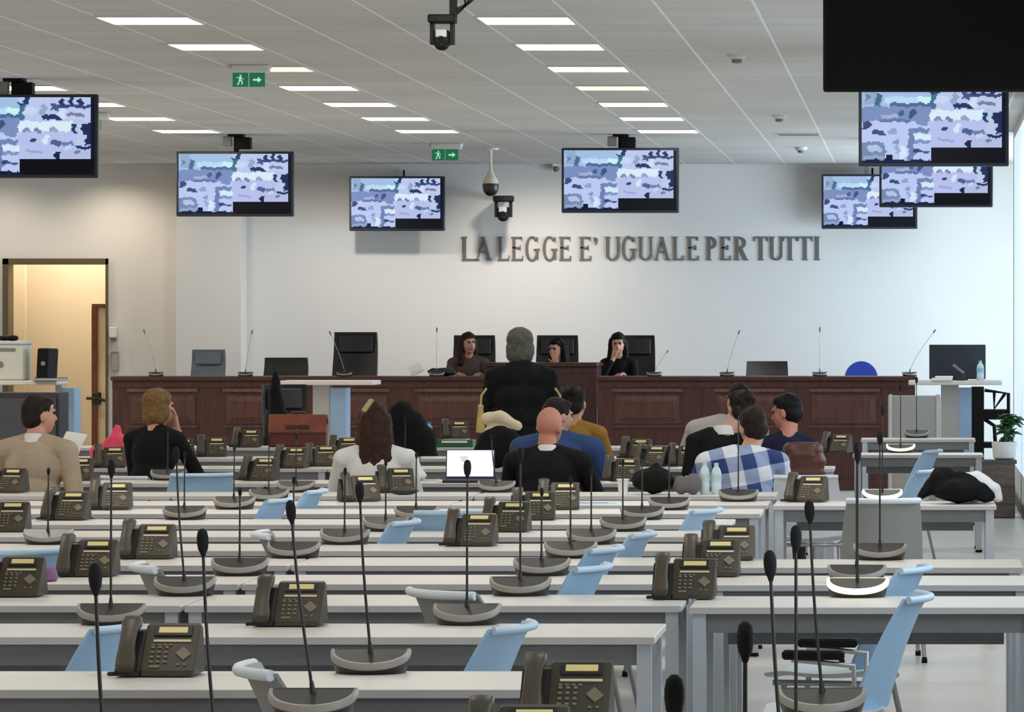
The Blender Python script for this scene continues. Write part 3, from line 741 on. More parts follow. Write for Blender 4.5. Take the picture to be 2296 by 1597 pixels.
ML = [(697,1608,'l2'),(830,1515,'l1'),(1043,1392,'s'),(1165,1337,'s'),(1212,1292,'s'),(1280,1253,'s'),(1325,1220,'s'),(1396,1190,'s'),(1440,1167,'s'),(1500,1145,'s'),
      (245,1397,'s'),(410,1330,'l1'),(536,1287,'s'),(655,1252,'s'),(768,1217,'s'),(865,1190,'s'),(930,1167,'s'),
      (410,1165,'s'),(520,1141,'s'),(600,1122,'s'),(372,1070,'s'),(1110,1098,'l1'),(908,1046,'s'),(660,1100,'s'),(105,1215,'s')]
ml = []
for px, y, ln in ML:
    r, d = on_row(px, y, 'L', .115)
    if y > 1600: r, d = 0, 9.86
    ml.append((r, px, d, ln))
ml += [(-1, 482, 8.45, 'l1'), (-2, 243, 7.2, 'l1')]
cnt = {}
for r, px, d, ln in sorted(ml, key=lambda q: (q[0], -q[1])):
    k = cnt[r] = cnt.get(r,0)+1
    lb = f'gooseneck microphone, {ORD[k]} from the aisle in {rowname(r)}'
    if r == 0: lb = 'microphone whose half-moon base is cut by the bottom edge, between the large telephones'
    if r == -1: lb = 'microphone stem rising from the bottom edge beside the large telephone on the lowest desk'
    if r == -2: lb = 'black gooseneck microphone rising from the bottom edge, leaning in front of the desk corner'
    mic(px, 0, 'L', ln, False, lb, d, r)
for px, y, lit, lb in [(1920,1338,True,'microphone with glowing pale ring, lower of the two round bases beside the blue chair'),(1919,1310,False,'microphone with unlit base directly above the glowing one, beside the blue chair'),
        (1972,1257,False,'microphone standing in front of the grey chair back'),(1980,1122,True,'microphone with glowing ring at the desk with the black and white clothes'),(2018,1013,True,'microphone with glowing ring on the desk before the pale upright panel'),
        (2055,980,False,'microphone standing against the pale upright panel')]:
    mic(px, y, 'R', 's', lit, lb)
mic(1655, 1122, 'R', 's', False, 'microphone base below the blue plaid shirt')
for px, d, r, lb in [(1846,9.87,0,'microphone with large base at the bottom edge below the blue chair'),(1787,8.6,-1,'tall microphone stem crossing the desks, middle of three beside the blue chair'),(1766,7.62,-2,'tall microphone stem crossing the desks, lowest head of the three'),
        (1664,5.75,-3,'microphone with large black head in the aisle, stem rising from the bottom edge'),(1505,4.85,-4,'large blurred black microphone head at the bottom edge of the aisle')]:
    mic(px, 0, 'R', 'l1' if d in (9.87,7.62) else 's', False, lb, d, r)

# ------------------------------------------------------------------ chairs
def make_chair(kind, arms, label):
    sh = {'blue':M_blue,'grey':M_grey,'white':M_pale}[kind]
    t = thing('shell_chair', label, 'chair', (0,0,0), 0, None)
    # facing +Y; back at -Y
    mb = MB(); rings_f = []; rings_b = []
    nu, nv = 10, 9
    def bp(u, v):
        x = (u-.5)*(.42-.05*v*v)
        z = .47+.36*v; y = -.19-.10*v-.03*v**3 + .10*(2*u-1)**2*(1-.4*v)
        return Vector((x, y, z))
    def sheet(fn, nu, nv, th, nrm):
        m = MB(); vs = []
        for s in (0,1):
            for j in range(nv+1):
                for i in range(nu+1): vs.append(fn(i/nu, j/nv)+nrm*(th*s))
        N = (nu+1)*(nv+1); fs = []
        for j in range(nv):
            for i in range(nu):
                a = j*(nu+1)+i; q = (a, a+1, a+nu+2, a+nu+1)
                fs.append(q[::-1]); fs.append(tuple(N+k for k in q))
        for i in range(nu):
            a = i; fs.append((a, a+1, N+a+1, N+a)); a = nv*(nu+1)+i; fs.append((a+1, a, N+a, N+a+1))
        for j in range(nv):
            a = j*(nu+1); fs.append((a+nu+1, a, N+a, N+a+nu+1)); a = a+nu; fs.append((a, a+nu+1, N+a+nu+1, N+a))
        return m.add(vs, fs)
    b = sheet(bp, nu, nv, .008, Vector((0,1,.2))).build('backrest', sh, t, 50)
    pts = [bp(i/12, 1)+Vector((0,.002,0)) for i in range(13)]
    MB().tube([p+Vector((0,-.012,-.004)) for p in pts], .012 if kind != 'grey' else .015, 10).build('rolled_edge', M_pale if kind != 'blue' else mat('chair_edge_blue_lit',(196,222,242),.4,var=.02), b, 60)  # paler edge colour paints in ceiling light caught on the curled top
    def sp(u, v):
        return Vector(((u-.5)*(.42+.02*math.sin(v*PI)), -.19+.42*v, .455-.02*math.sin(v*PI)+.03*max(0,.12-v)/.12*.5+.02*(2*u-1)**2-.02*max(0,v-.85)/.15))
    sheet(sp, 10, 10, .010, Vector((0,0,-1))).build('seat', M_pale if kind == 'blue' else sh, t, 50)
    MB().tube([(-.2,.2,.42),(-.2,-.17,.42),(.2,-.17,.42),(.2,.2,.42)], .011, 8).build('seat_frame', M_chrome, t, 60)
    for sx in (-1,1):
        for y0, y1 in ((.16,.22),(-.15,-.24)):
            lg = MB().tube([(sx*.19,y0,.42),(sx*.21,y1,.012)], .011, 8).build('leg', M_chrome, t, 60)
            MB().lathe([(.015,0),(.015,.015),(.012,.03)], 8, 0, (sx*.21,y1,0)).build('glide', M_black, lg)
    if arms:
        for sx in (-1,1):
            ar = MB().tube([(sx*.21,-.1,.43),(sx*.25,-.1,.62),(sx*.25,.10,.64)], .010, 8).build('armrest', M_chrome, t, 60)
            MB().rbox((sx*.25,.03,.655), (.05,.2,.03), .012).build('arm_pad', M_black, ar, 40)
    return t
CP = {}
def chair(px, d, yaw, kind, label, arms=False, X=None, z=0, sc=None):
    X = (px-CX)*d/F-.27*math.sin(math.radians(yaw)) if X is None else X
    if (kind, arms) not in CP: t = make_chair(kind, arms, label); CP[(kind, arms)] = t; t.location = (X, d, z); t.rotation_euler = (0,0,math.radians(yaw))
    else: t = dup(CP[(kind, arms)], (X, d, z), math.radians(yaw), label)
    if sc: t.scale = (1,1,sc)
    return t
# d is the distance of the chair's middle
CH = [(1150,11.8,80,'blue','pale blue chair back leaning out between the two lowest white desks'),
      (598,10.34,-74,'grey','grey chair with pale curled top edge in front of the lowest desk'),
      (345,14.75,-72,'grey','grey chair edge-on, curled top beside the microphone base in the third desk row'),
      (606,17.04,-80,'grey','grey chair edge-on behind the microphone base in the fifth desk row'),
      (1005,13.4,-48,'grey','grey chair back facing out behind the microphone in the second desk row'),
      (1358,15.93,78,'blue','pale blue chair with broad back beside the column of three telephones'),
      (1436,17.06,84,'blue','pale blue chair corner just behind the broad blue chair back'),
      (1328,14.72,78,'blue','pale blue chair back, lowest of the three by the telephone column'),
      (908,18.12,82,'blue','small pale blue chair back alone beside the telephone with the dark cord lump'),
      (1585,19.3,74,'blue','pale blue chair under the two pale water bottles'),
      (628,20.45,82,'blue','pale blue chair back low between desks, behind the standing microphone head'),
      (706,21.53,87,'blue','pale blue chair back beside the two telephones next to the woman in white'),
      (470,24.15,20,'blue','blue-grey chair back between the far telephones and the desk row'),
      (95,15.95,40,'blue','pale blue chair behind the telephone at the picture edge'),
      (262,11.8,84,'blue','pale blue chair half hidden behind the large telephone with keypad'),
      (1030,19.32,16,'blue','pale blue chair back behind the telephone column below the laptop'),
      (2046,13.08,86,'blue','pale blue armchair in profile in front of the window-side desk'),
      (1982,20.6,4,'grey','large grey chair back standing in front of the desk with glowing microphone'),
      (2075,24.6,75,'blue','blue-grey chair in profile behind the black and white clothes'),
      (2090,28.6,75,'blue','blue-grey chair in profile against the far window-side desk'),
      (2045,14.65,78,'blue','pale blue chair top squeezed between two window-side desks'),
      (1810,23.86,0,'white','white chair back behind the telephone, below the brown leather bag')]
for px, d, yaw, kind, lb in CH: chair(px, d, yaw, kind, lb, arms=(px == 2046))
#PART2
# ------------------------------------------------------------------ fused bodies (people, cloth)
from mathutils import noise
def fuse(name, prims, vox, mats, parent=None, smooth=3, disp=0.0, dscale=9.0, bias=None, loc=None):
    """grow one continuous skin over overlapping tapered limbs and ellipsoids"""
    mb = MB()
    for p in prims:
        if p[0] == 'c':
            _, a, b, r0, r1, _t = p; a, b = Vector(a), Vector(b); ax = b-a; L = max(ax.length, 1e-4); ax = ax/L
            pts, rr = [], []
            for k in range(5): q = PI/2*(1-k/4+.02); pts.append(a-ax*r0*math.sin(q)); rr.append(max(r0*math.cos(q), r0*.08))
            for k in range(5): q = PI/2*(k/4+.02); pts.append(b+ax*r1*math.sin(q)); rr.append(max(r1*math.cos(q), r1*.08))
            mb.tube(pts, rr, 12)
        else:
            M = p[4] if len(p) > 4 else None
            mb.ell(Vector(p[1]), p[2], 0, 18, 12, M)
    tmp = mb.build('tmp', [])
    m = tmp.modifiers.new('r', 'REMESH'); m.mode = 'VOXEL'; m.voxel_size = vox; m.use_smooth_shade = True
    if smooth: m2 = tmp.modifiers.new('s', 'SMOOTH'); m2.factor = .5; m2.iterations = smooth
    dg = bpy.context.evaluated_depsgraph_get(); dg.update()
    me = bpy.data.meshes.new_from_object(tmp.evaluated_get(dg)); me.name = name
    old = tmp.data; bpy.data.objects.remove(tmp); bpy.data.meshes.remove(old)
    if disp:
        for v in me.vertices:
            n_ = noise.noise_vector(v.co*dscale)+.5*noise.noise_vector(v.co*dscale*2.3)
            v.co += v.normal*(disp*n_.x)+Vector((0,0,disp*.4*n_.y))
    me.materials.clear(); tags = list(mats)
    for t in tags: me.materials.append(mats[t])
    if len(tags) > 1:
        n = len(me.polygons); C = np.empty(n*3); me.polygons.foreach_get('center', C); C = C.reshape(-1,3)
        best = np.full(n, 1e9); idx = np.zeros(n, int)
        for p in prims:
            t = p[5] if p[0] == 'c' else p[3]
            if p[0] == 'c':
                a, b = np.array(p[1]), np.array(p[2]); ab = b-a; u = np.clip((C-a)@ab/max(ab@ab,1e-9), 0, 1)
                D = np.linalg.norm(C-a-u[:,None]*ab, axis=1)-(p[3]+(p[4]-p[3])*u)
            else:
                q = C-np.array(p[1]); 
                if len(p) > 4: q = q@np.array(p[4])
                r = np.array(p[2]); D = (np.linalg.norm(q/r, axis=1)-1)*r.min()
            D = D-(bias or {}).get(t, 0)
            k = D < best; best[k] = D[k]; idx[k] = tags.index(t)
        me.polygons.foreach_set('material_index', idx.astype(np.int32))
    me.polygons.foreach_set('use_smooth', [True]*len(me.polygons)); me.update()
    o = bpy.data.objects.new(name, me); COL.objects.link(o)
    if parent is not None: o.parent = parent
    if loc is not None: o.location = loc
    return o

SKIN  = mat('skin', (206,152,128), .55, var=.05, scale=12)
SKIN2 = mat('skin_flushed', (194,130,108), .55, var=.06, scale=12)
M_eye = mat('eye_dark', (40,30,26), .3, var=0)
M_lip = mat('lip', (160,88,80), .5, var=0)
def cloth(name, rgb, var=.1, rough=.85): return mat(name, rgb, rough, var=var, scale=9, spec=.2)
C_beige = cloth('jacket_beige', (178,160,138)); C_blk = cloth('cloth_black', (22,22,24)); C_robe = cloth('robe_black', (18,18,19))
C_white = cloth('cloth_white', (228,226,222), .03); C_blue = cloth('suit_blue', (52,74,116)); C_ochre = cloth('jacket_ochre', (160,120,58))
C_lgrey = cloth('jacket_lightgrey', (186,178,172), .05); C_navy = cloth('jacket_navy', (32,34,58)); C_trs = cloth('trousers_dark', (44,44,52))
C_mau = cloth('blouse_mauve', (92,74,72)); C_shoe = mat('shoe_black', (24,22,22), .4, var=.05)
H_dark = mat('hair_dark', (40,32,27), .6, var=.3, scale=40, spec=.15); H_black = mat('hair_black', (22,19,18), .55, var=.3, scale=40, spec=.15)
H_blond = mat('hair_blond', (124,96,60), .6, var=.25, scale=40, spec=.15); H_grey = mat('hair_grey', (92,92,84), .7, var=.25, scale=50, spec=.15)
H_brown = mat('hair_brown', (56,36,26), .6, var=.3, scale=40, spec=.15)
def plaid():
    m = bpy.data.materials.new('shirt_plaid'); m.use_nodes = True; nt = m.node_tree; b = nt.nodes['Principled BSDF']; b.inputs['Roughness'].default_value = .85
    N = nt.nodes.new; L = nt.links.new
    tc = N('ShaderNodeTexCoord'); mp = N('ShaderNodeMapping'); mp.inputs['Rotation'].default_value = (0,math.radians(10),0); L(tc.outputs['Object'], mp.inputs['Vector'])
    sp = N('ShaderNodeSeparateXYZ'); L(mp.outputs['Vector'], sp.inputs[0])
    def st(sock):
        d = N('ShaderNodeMath'); d.operation = 'PINGPONG'; d.inputs[1].default_value = .088; L(sock, d.inputs[0])
        c = N('ShaderNodeMath'); c.operation = 'LESS_THAN'; c.inputs[1].default_value = .044; L(d.outputs[0], c.inputs[0]); return c.outputs[0]
    a, c = st(sp.outputs['X']), st(sp.outputs['Z'])
    s_ = N('ShaderNodeMath'); s_.operation = 'ADD'; L(a, s_.inputs[0]); L(c, s_.inputs[1])
    h = N('ShaderNodeMath'); h.operation = 'MULTIPLY'; h.inputs[1].default_value = .5; L(s_.outputs[0], h.inputs[0])
    cr = N('ShaderNodeValToRGB'); cr.color_ramp.interpolation = 'CONSTANT'; e = cr.color_ramp.elements
    e[0].position = 0; e[0].color = (*lin((224,228,238)),1); e[1].position = .75; e[1].color = (*lin((44,60,118)),1)
    q = e.new(.25); q.color = (*lin((150,164,196)),1)
    L(h.outputs[0], cr.inputs['Fac']); L(cr.outputs['Color'], b.inputs['Base Color']); return m
C_plaid = plaid()

def hand_prims(w, fwd, up, side, curl=.35, s=1.0):
    """palm, four unequal bent fingers and a thumb from the side of the palm; fwd = finger direction, up = back of the hand"""
    w = Vector(w); f = Vector(fwd).normalized(); u = Vector(up); u = (u-f*u.dot(f)).normalized(); a = f.cross(u)*side
    P = []
    pe = w+f*.085*s
    for k in (-1,0,1): P.append(('c', w+a*.014*k*s, pe+a*.024*k*s, .015*s, .014*s, 'skin'))
    for k, L in zip((-1.5,-.5,.5,1.5), (.062,.075,.08,.07)):
        b = pe+a*.0195*k*s; d1 = (f+a*.10*k-u*curl*.5).normalized(); m = b+d1*L*.5*s
        d2 = (f+a*.06*k-u*curl*1.7).normalized(); n_ = m+d2*L*.32*s; d3 = (f-u*curl*2.8).normalized()
        P += [('c', b, m, .0092*s, .0086*s, 'skin'), ('c', m, n_, .0086*s, .0078*s, 'skin'), ('c', n_, n_+d3*L*.24*s, .0078*s, .0066*s, 'skin')]
    tb = w+f*.022*s+a*.024*s; t1 = tb+(f*.6+a*.8-u*.25).normalized()*.042*s; t2 = t1+(f*.95+a*.25-u*.3).normalized()*.032*s
    P += [('c', tb, t1, .0125*s, .0105*s, 'skin'), ('c', t1, t2, .0105*s, .0085*s, 'skin')]
    return P

def person(label, px, d, top_y, yaw, mats, hair, z0=0, head=(0,0,0), arms=('desk','desk'), bulk=1.0, stand=False, lean=.05, hshift=(0,0), sleeves=True, skin=None, vox=.0085, xabs=None):
    """px: picture column of the head, d: distance, top_y: row of the top of the head"""
    X = (px-CX)*d/F; ztop = CAMZ-(top_y-HY)*d/F-z0
    t = thing('person', label, 'person', (X-hshift[0]*math.cos(math.radians(yaw)), d, z0), math.radians(yaw))
    skin = skin or SKIN
    hz = ztop-.122; hipz = .93 if stand else .53
    Sz = hz-.205
    R = Euler((math.radians(head[0]), math.radians(head[1]), math.radians(head[2]))).to_matrix()
    Hc = Vector((hshift[0], lean+.045+hshift[1], hz)); B = bulk
    E = lambda c, r, tg: ('e', Hc+R@Vector(c), r, tg, R)
    Cc = lambda a, b, r0, r1, tg: ('c', Hc+R@Vector(a), Hc+R@Vector(b), r0, r1, tg)
    ht = [E((0,-.012,.022),(.074,.092,.094),'skin'), E((0,.026,-.03),(.063,.07,.085),'skin'), E((0,.035,-.075),(.044,.048,.042),'skin'),
          Cc((0,.093,.004),(0,.106,-.026),.008,.0125,'skin'), E((.076,-.005,-.012),(.011,.02,.033),'skin'), E((-.076,-.005,-.012),(.011,.02,.033),'skin'),
          E((.03,.086,.012),(.013,.008,.007),'eye'), E((-.03,.086,.012),(.013,.008,.007),'eye'), E((0,.088,-.062),(.023,.011,.008),'lip'),
          Cc((-.045,.082,.03),(-.015,.09,.034),.006,.006,'skin'), Cc((.045,.082,.03),(.015,.09,.034),.006,.006,'skin')]
    nb = Vector((hshift[0]*.3, lean-.005, Sz+.03))
    P = ht+[('c', nb, Hc+R@Vector((0,-.015,-.07)), .06, .054, 'skin')]
    mid = lambda u: hipz+(Sz-hipz)*u
    P += [('e', (0,0,hipz+.02), (.175*B,.13*B,.13), 'legs'), ('e', (0,lean*.3,mid(.38)), (.155*B,.115*B,.17), 'top'), ('e', (0,lean*.75,mid(.74)), (.17*B,.12*B,.17), 'top'), ('e', (0,lean*.9,mid(.93)), (.165*B,.10*B,.10), 'top')]
    for s in (-1,1):
        sh = Vector((s*.185*B, lean*.9, Sz-.01))
        P += [('c', (s*.04,lean,Sz+.035), sh, .06*B, .062*B, 'top')]
        a = arms[0 if s < 0 else 1]
        if a == 'desk': el, wr, f, u = Vector((s*.25*B,.12+lean,mid(.38))), Vector((s*.11,.36+lean,.80 if not stand else mid(.45))), (-s*.3,1,-.05), (0,0,1)
        elif a == 'face': el, wr, f, u = Vector((s*.17,.24+lean,Sz-.24)), Hc+R@Vector((s*.05,.105,-.15)), (-s*.25,-.10,1), (s*.2,1,.2)
        elif a == 'lap': el, wr, f, u = Vector((s*.24*B,-.02+lean,mid(.35))), Vector((s*.1,.2,.66)), (-s*.4,1,-.2), (0,0,1)
        else: el, wr, f, u = a
        el, wr = Vector(el), Vector(wr); tg = 'top' if sleeves else 'skin'
        P += [('c', sh, el, .058*B, .048*B, 'top'), ('c', el, el+(wr-el)*.86, .047*B, .036*B, tg), ('c', el+(wr-el)*.8, wr, .029, .025, 'skin')]
        P += hand_prims(wr, f, u, s)
        if stand:
            P += [('c', (s*.1,0,.9), (s*.11,.02,.5), .085, .062, 'legs'), ('c', (s*.11,.02,.5), (s*.11,-.02,.1), .06, .042, 'legs'), ('c', (s*.11,-.03,.06), (s*.13,.15,.04), .04, .035, 'shoe')]
        else:
            P += [('c', (s*.1,.04,.53), (s*.13,.43,.52), .085, .066, 'legs'), ('c', (s*.13,.43,.52), (s*.13,.40,.1), .06, .042, 'legs'), ('c', (s*.13,.37,.055), (s*.14,.54,.04), .04, .034, 'shoe')]
    mm = {'skin':skin,'top':mats['top'],'legs':mats.get('legs',C_trs),'shoe':C_shoe,'eye':M_eye,'lip':M_lip}
    fuse('body', P, vox, mm, t, 2, bias={'eye':.004,'lip':.004,'shoe':.002})
    # hair
    st, hm = hair
    if st != 'bald':
        Hh = [E((0,-.022,.036),(.082,.094,.092),'h'), E((0,-.045,-.01),(.078,.07,.08),'h'), E((0,.025,.078),(.06,.062,.036),'h')]
        if st == 'short': pass
        if st == 'curly': Hh += [E((.05*math.cos(k),-.03+.06*math.sin(k),.07+.02*math.sin(3*k)),(.04,.045,.045),'h') for k in range(7)]
        if st == 'bob': Hh += [E((s*.06,-.02,-.03),(.04,.07,.085),'h') for s in (-1,1)]+[E((0,-.06,-.05),(.085,.05,.08),'h'), E((0,-.02,.05),(.095,.10,.085),'h')]
        if st == 'long': Hh += [Cc((s*.07,-.015,.03),(s*.085,-.02,-.22),.035,.04,'h') for s in (-1,1)]+[Cc((0,-.07,0),(0,-.085,-.27),.07,.06,'h'), Cc((-.04,-.07,0),(-.05,-.085,-.25),.06,.05,'h'), Cc((.04,-.07,0),(.05,-.085,-.25),.06,.05,'h')]
        fuse('hair', Hh, .009, {'h':hm}, t, 2, .006, 22)
    if 'collar' in mats:
        MB().lathe([(.078,-.02),(.075,.03),(.066,.045),(.060,.03)], 18, 0, nb+Vector((0,.004,.012)), Matrix.Rotation(math.radians(-10),3,'X')).build('collar', mats['collar'], t, 60)
    return t
def seat_for(px, d, yaw, label, z=0, back=.02):
    y = math.radians(yaw); X = (px-CX)*d/F
    chair(0, d-math.cos(y)*back, yaw, 'grey', label, X=X+math.sin(y)*back, z=z, sc=.86)

person('person in beige jacket with short dark hair, seated with back turned near the desk edge', 72, 24.15, 886, -14, {'top':C_beige,'collar':C_white}, ('short',H_dark), head=(0,0,-42), arms=('desk','lap'), bulk=1.12)
person('person in black with tousled blond hair, hand raised, beside a small blue screen', 338, 26.85, 874, -25, {'top':C_blk}, ('bob',H_blond), head=(0,0,-30), arms=('desk','face'))
person('person with dark brown hair and pale hair clip, white shirt, seated by the telephones', 838, 24.2, 904, 5, {'top':C_white}, ('long',H_brown), head=(-6,0,6), arms=('desk','desk'), bulk=1.0)
bald = person('bald person in black jacket with back turned, seated in front of a blue suit', 1222, 24.2, 912, -6, {'top':C_blk,'collar':C_white}, ('bald',None), head=(-8,4,-18), bulk=1.12, lean=.1, skin=SKIN2)
person('person in blue suit leaning over the desk just beyond the bald head', 1243, 26.6, 893, -4, {'top':C_blue}, ('short',H_dark), head=(-5,0,-50), bulk=1.3, lean=.12)
person('person in ochre jacket with dark hair, seated before the standing black robe', 1284, 28.8, 868, -4, {'top':C_ochre}, ('curly',H_dark), head=(-4,0,-10), bulk=1.0)
person('person in light grey jacket, only shoulder and hair top visible behind two dark heads', 1660, 29.0, 860, 14, {'top':C_lgrey}, ('short',H_black), head=(0,0,20), bulk=1.25, hshift=(.09,.0))
person('person with dark wavy hair, black jacket and white collar behind the plaid shirt', 1664, 26.8, 876, 8, {'top':C_blk,'collar':C_white}, ('curly',H_dark), head=(0,0,10), bulk=.84, hshift=(.17,0), arms=('lap','lap'))
person('person in blue and white plaid shirt with dark hair, leaning over to one side', 1698, 24.15, 914, 12, {'top':C_plaid}, ('short',H_dark), head=(-4,-6,14), bulk=1.18, hshift=(.08,.05), lean=.08)
person('person in navy jacket with flushed face, head turned in profile', 1768, 26.75, 884, 10, {'top':C_navy}, ('short',H_black), head=(-10,0,60), bulk=.84, skin=SKIN2, arms=('desk','lap'))
for px, d, yaw, lb in [(72,24.15,-14,'grey chair under the person in the beige jacket'),(338,26.85,-25,'grey chair under the blond person in black'),(838,24.2,5,'grey chair under the person in the white shirt'),(1222,24.2,-6,'grey chair under the bald person in black'),
                  (1243,26.6,-4,'grey chair under the person in the blue suit'),(1284,28.8,-4,'grey chair under the person in the ochre jacket'),(1632,29.0,14,'grey chair under the person in the light grey jacket'),(1592,26.85,8,'grey chair under the person with the white collar'),
                  (1668,24.15,12,'grey chair under the person in the plaid shirt'),(1768,26.75,10,'grey chair under the person in navy')]:
    seat_for(px, d, yaw, lb)
# hair clip
c = at(824,910,24.12); t = thing('hair_clip', 'pale olive hair clip on the dark brown hair of the person in white', 'hair clip', c)
t.rotation_euler = (0,math.radians(35),0)
MB().rbox((0,0,0), (.03,.03,.085), .008).rbox((.004,-.012,.02), (.018,.012,.06), .005).build('clasp', mat('clip_olive',(176,168,112),.4), t, 40)

# standing lawyer in a robe
law = person('person standing in black robe with grey hair and gold tassels, facing the bench', 1168, 28.3, 738, 4, {'top':C_robe,'legs':C_robe,'collar':C_white}, ('bob',H_grey), head=(0,0,-25), stand=True, bulk=1.05, lean=.05)
hzl = CAMZ-(738-HY)*28.3/F
Sz = hzl-.122-.205
RP = []
for z, rx, ry in ((Sz-.03,.18,.12),(Sz-.16,.195,.15),(Sz-.32,.21,.155),(Sz-.5,.215,.16),(Sz-.7,.225,.17),(Sz-.9,.235,.18),(Sz-1.05,.24,.185)): RP.append(('e', (0,.03,z), (rx,ry,.14), 'r'))
for s in (-1,1):
    RP += [('c', (s*.06,.05,Sz+.03), (s*.17,.045,Sz-.01), .065, .075, 'r'), ('c', (s*.175,.045,Sz-.03), (s*.225,.14,Sz-.34), .075, .085, 'r'), ('c', (s*.225,.14,Sz-.34), (s*.18,.27,Sz-.36), .085, .085, 'r')]
    for k in range(-3,4): RP.append(('c', (k*.06,-.10+.02*abs(k),Sz-.25), (k*.072,-.135+.02*abs(k),Sz-1.1), .028, .036, 'r'))
fuse('robe', RP, .012, {'r':C_robe}, law, 3, .006, 12)
M_gold = mat('tassel_gold', (196,170,104), .6, var=.2, scale=60)
for s in (-1,1):
    mb = MB()
    x = s*.275; z = Sz-.18
    mb.tube([(s*.24,-.02,z+.09),(x,-.03,z+.04),(x+s*.005,-.03,z-.02)], .008, 8)
    mb.lathe([(.008,.03),(.022,.015),(.018,-.005),(.03,-.1),(.034,-.17),(.004,-.175)], 12, 0, (x+s*.005,-.03,z-.05)); mb.build('tassel', M_gold, law, 40)

# ------------------------------------------------------------------ the bench
BD = 42.0; BS = F/BD; BT = CAMZ-109/BS
struct('floor_dais', MB().box((-4.3, 45.45, .2), (8.9, 5.4, .4)), mat('dais_carpet', (70,44,40), .9))
def bench(px0, px1, d, top, centres, label, name='judges_bench'):
    x0, x1 = at(px0,0,d).x, at(px1,0,d).x; w = x1-x0
    t = thing(name, label, 'bench', ((x0+x1)/2, d, 0), 0, None)
    MB().box((0,.02,(top-.04)/2), (w,.04,top-.04)).build('front_board', M_bench, t)
    MB().rbox((0,.33,top-.02), (w+.03,.74,.045), .012).build('worktop', M_bench, t)
    for s in (-1,1): MB().box((s*(w/2-.02),.35,(top-.045)/2), (.04,.62,top-.045)).build('side_board', M_bench, t)
    MB().box((0,-.012,.06), (w,.025,.12)).build('plinth', M_bench, t)
    MB().box((0,-.008,top-.085), (w,.018,.05)).build('cornice', M_benchm if False else M_bench, t)
    for cpx in centres:
        cx = at(cpx,0,d).x-(x0+x1)/2; pw = .68 if len(centres) > 1 else .5
        z0, z1 = CAMZ-214/BS, CAMZ-149/BS
        p = MB().prism([(-pw/2,z0),(pw/2,z0),(pw/2,z1),(-pw/2,z1)], -.012, 0, 'y', c=(cx,0,0))
        i = .045
        p.loft([[Vector((cx+a*(pw/2-.02),-.012,(z0+z1)/2+b*((z1-z0)/2-.02))) for a, b in ((-1,-1),(1,-1),(1,1),(-1,1))], [Vector((cx+a*(pw/2-.02-i),-.03,(z0+z1)/2+b*((z1-z0)/2-.02-i))) for a, b in ((-1,-1),(1,-1),(1,1),(-1,1))]])
        pn = p.build('panel', M_benchp, t)
        MB().box((cx,-.02,z1+.045), (pw+.06,.04,.035)).build('moulding', M_benchm, pn)
        MB().box((cx,-.012,z0-.03), (pw+.06,.024,.03)).build('lower_moulding', M_benchp, pn)
    return t
bench(252, 1086, BD, BT, (365,580,795,1010), 'dark mahogany bench wing with carved panels on the doorway side')
bench(1340, 2052, BD, BT, (1452,1680,1893), 'dark mahogany bench wing with carved panels below the inscription end')
bench(1092, 1338, 43.0, CAMZ-78/(F/43.0), (1215,), 'raised centre section of the dark mahogany bench behind the standing robe')

def office_chair(label, X, y, yaw, z0, back_top, bw, m, arms=True, roundtop=False, group=None):
    t = thing('office_chair', label, 'chair', (X, y, z0), math.radians(yaw), group)
    h = back_top-.55
    if roundtop:
        pts = [(-bw/2,.55),(bw/2,.55)]+[(bw/2*math.cos(a*PI/12), back_top-h*.5+h*.5*math.sin(a*PI/12)) for a in range(13)]
        MB().prism([(p[0],p[1]) for p in pts], -.27, -.21, 'y').build('backrest', m, t, 30)
    else:
        rs = []
        for k in range(7):
            u = k/6; zz = .53+h*u; yy = -.21-.09*u+.03*math.sin(u*PI*2)
            rs.append([Vector((bw/2*a*(1-.06*u*u), yy+b*.035+.05*abs(a)**2*(1 if b > 0 else 1), zz)) for a, b in ((-1,-1),(-.5,-1),(0,-1),(.5,-1),(1,-1),(1,1),(.5,1),(0,1),(-.5,1),(-1,1))])
        bk = MB().loft(rs).build('backrest', m, t, 35)
        if h > .5:
            MB().rbox((0,-.225,.53+h*.82), (bw*.78,.03,h*.26), .02, M=Matrix.Rotation(math.radians(4),3,'X')).build('headrest_pad', m, bk, 40)
    MB().rbox((0,.02,.47), (.48,.48,.09), .05).build('seat', m, t, 40)
    MB().lathe([(.03,.06),(.03,.43)], 12).build('gas_column', M_black, t, 40)
    for k in range(5):
        a = 2*PI*k/5; lg = MB().tube([(0,0,.09),(.28*math.cos(a),.28*math.sin(a),.065)], [.025,.016], 8).build('foot_spoke', M_black, t)
        MB().lathe([(.022,0),(.026,.025),(.02,.05)], 10, 0, (.28*math.cos(a),.28*math.sin(a),0)).build('caster', M_black, lg, 40)
    if arms:
        for s in (-1,1): MB().tube([(s*.22,.02,.46),(s*.27,.02,.52),(s*.27,-.02,.68)], .016, 8).rbox((s*.27,.02,.69), (.06,.26,.035), .015).build('armrest', M_black, t, 40)
    return t
JD = 44.5; DZ0 = .4
def jz(y): return CAMZ-(y-HY)*(JD+.3)/F-DZ0
jx = lambda px: (px-CX)*(JD+.25)/F
JG = 'high-backed black chairs behind the bench'
office_chair('empty high-backed black chair behind the bench, below the wall TV', jx(798), JD, 180, DZ0, jz(741), .50, M_leather, group=JG)
office_chair('high-backed black chair behind the seated person in mauve', jx(1064), JD, 180, DZ0, jz(748), .48, M_leather, group=JG)
office_chair('high-backed black chair at the raised centre of the bench', jx(1250), JD, 180, DZ0, jz(748), .48, M_leather, group=JG)
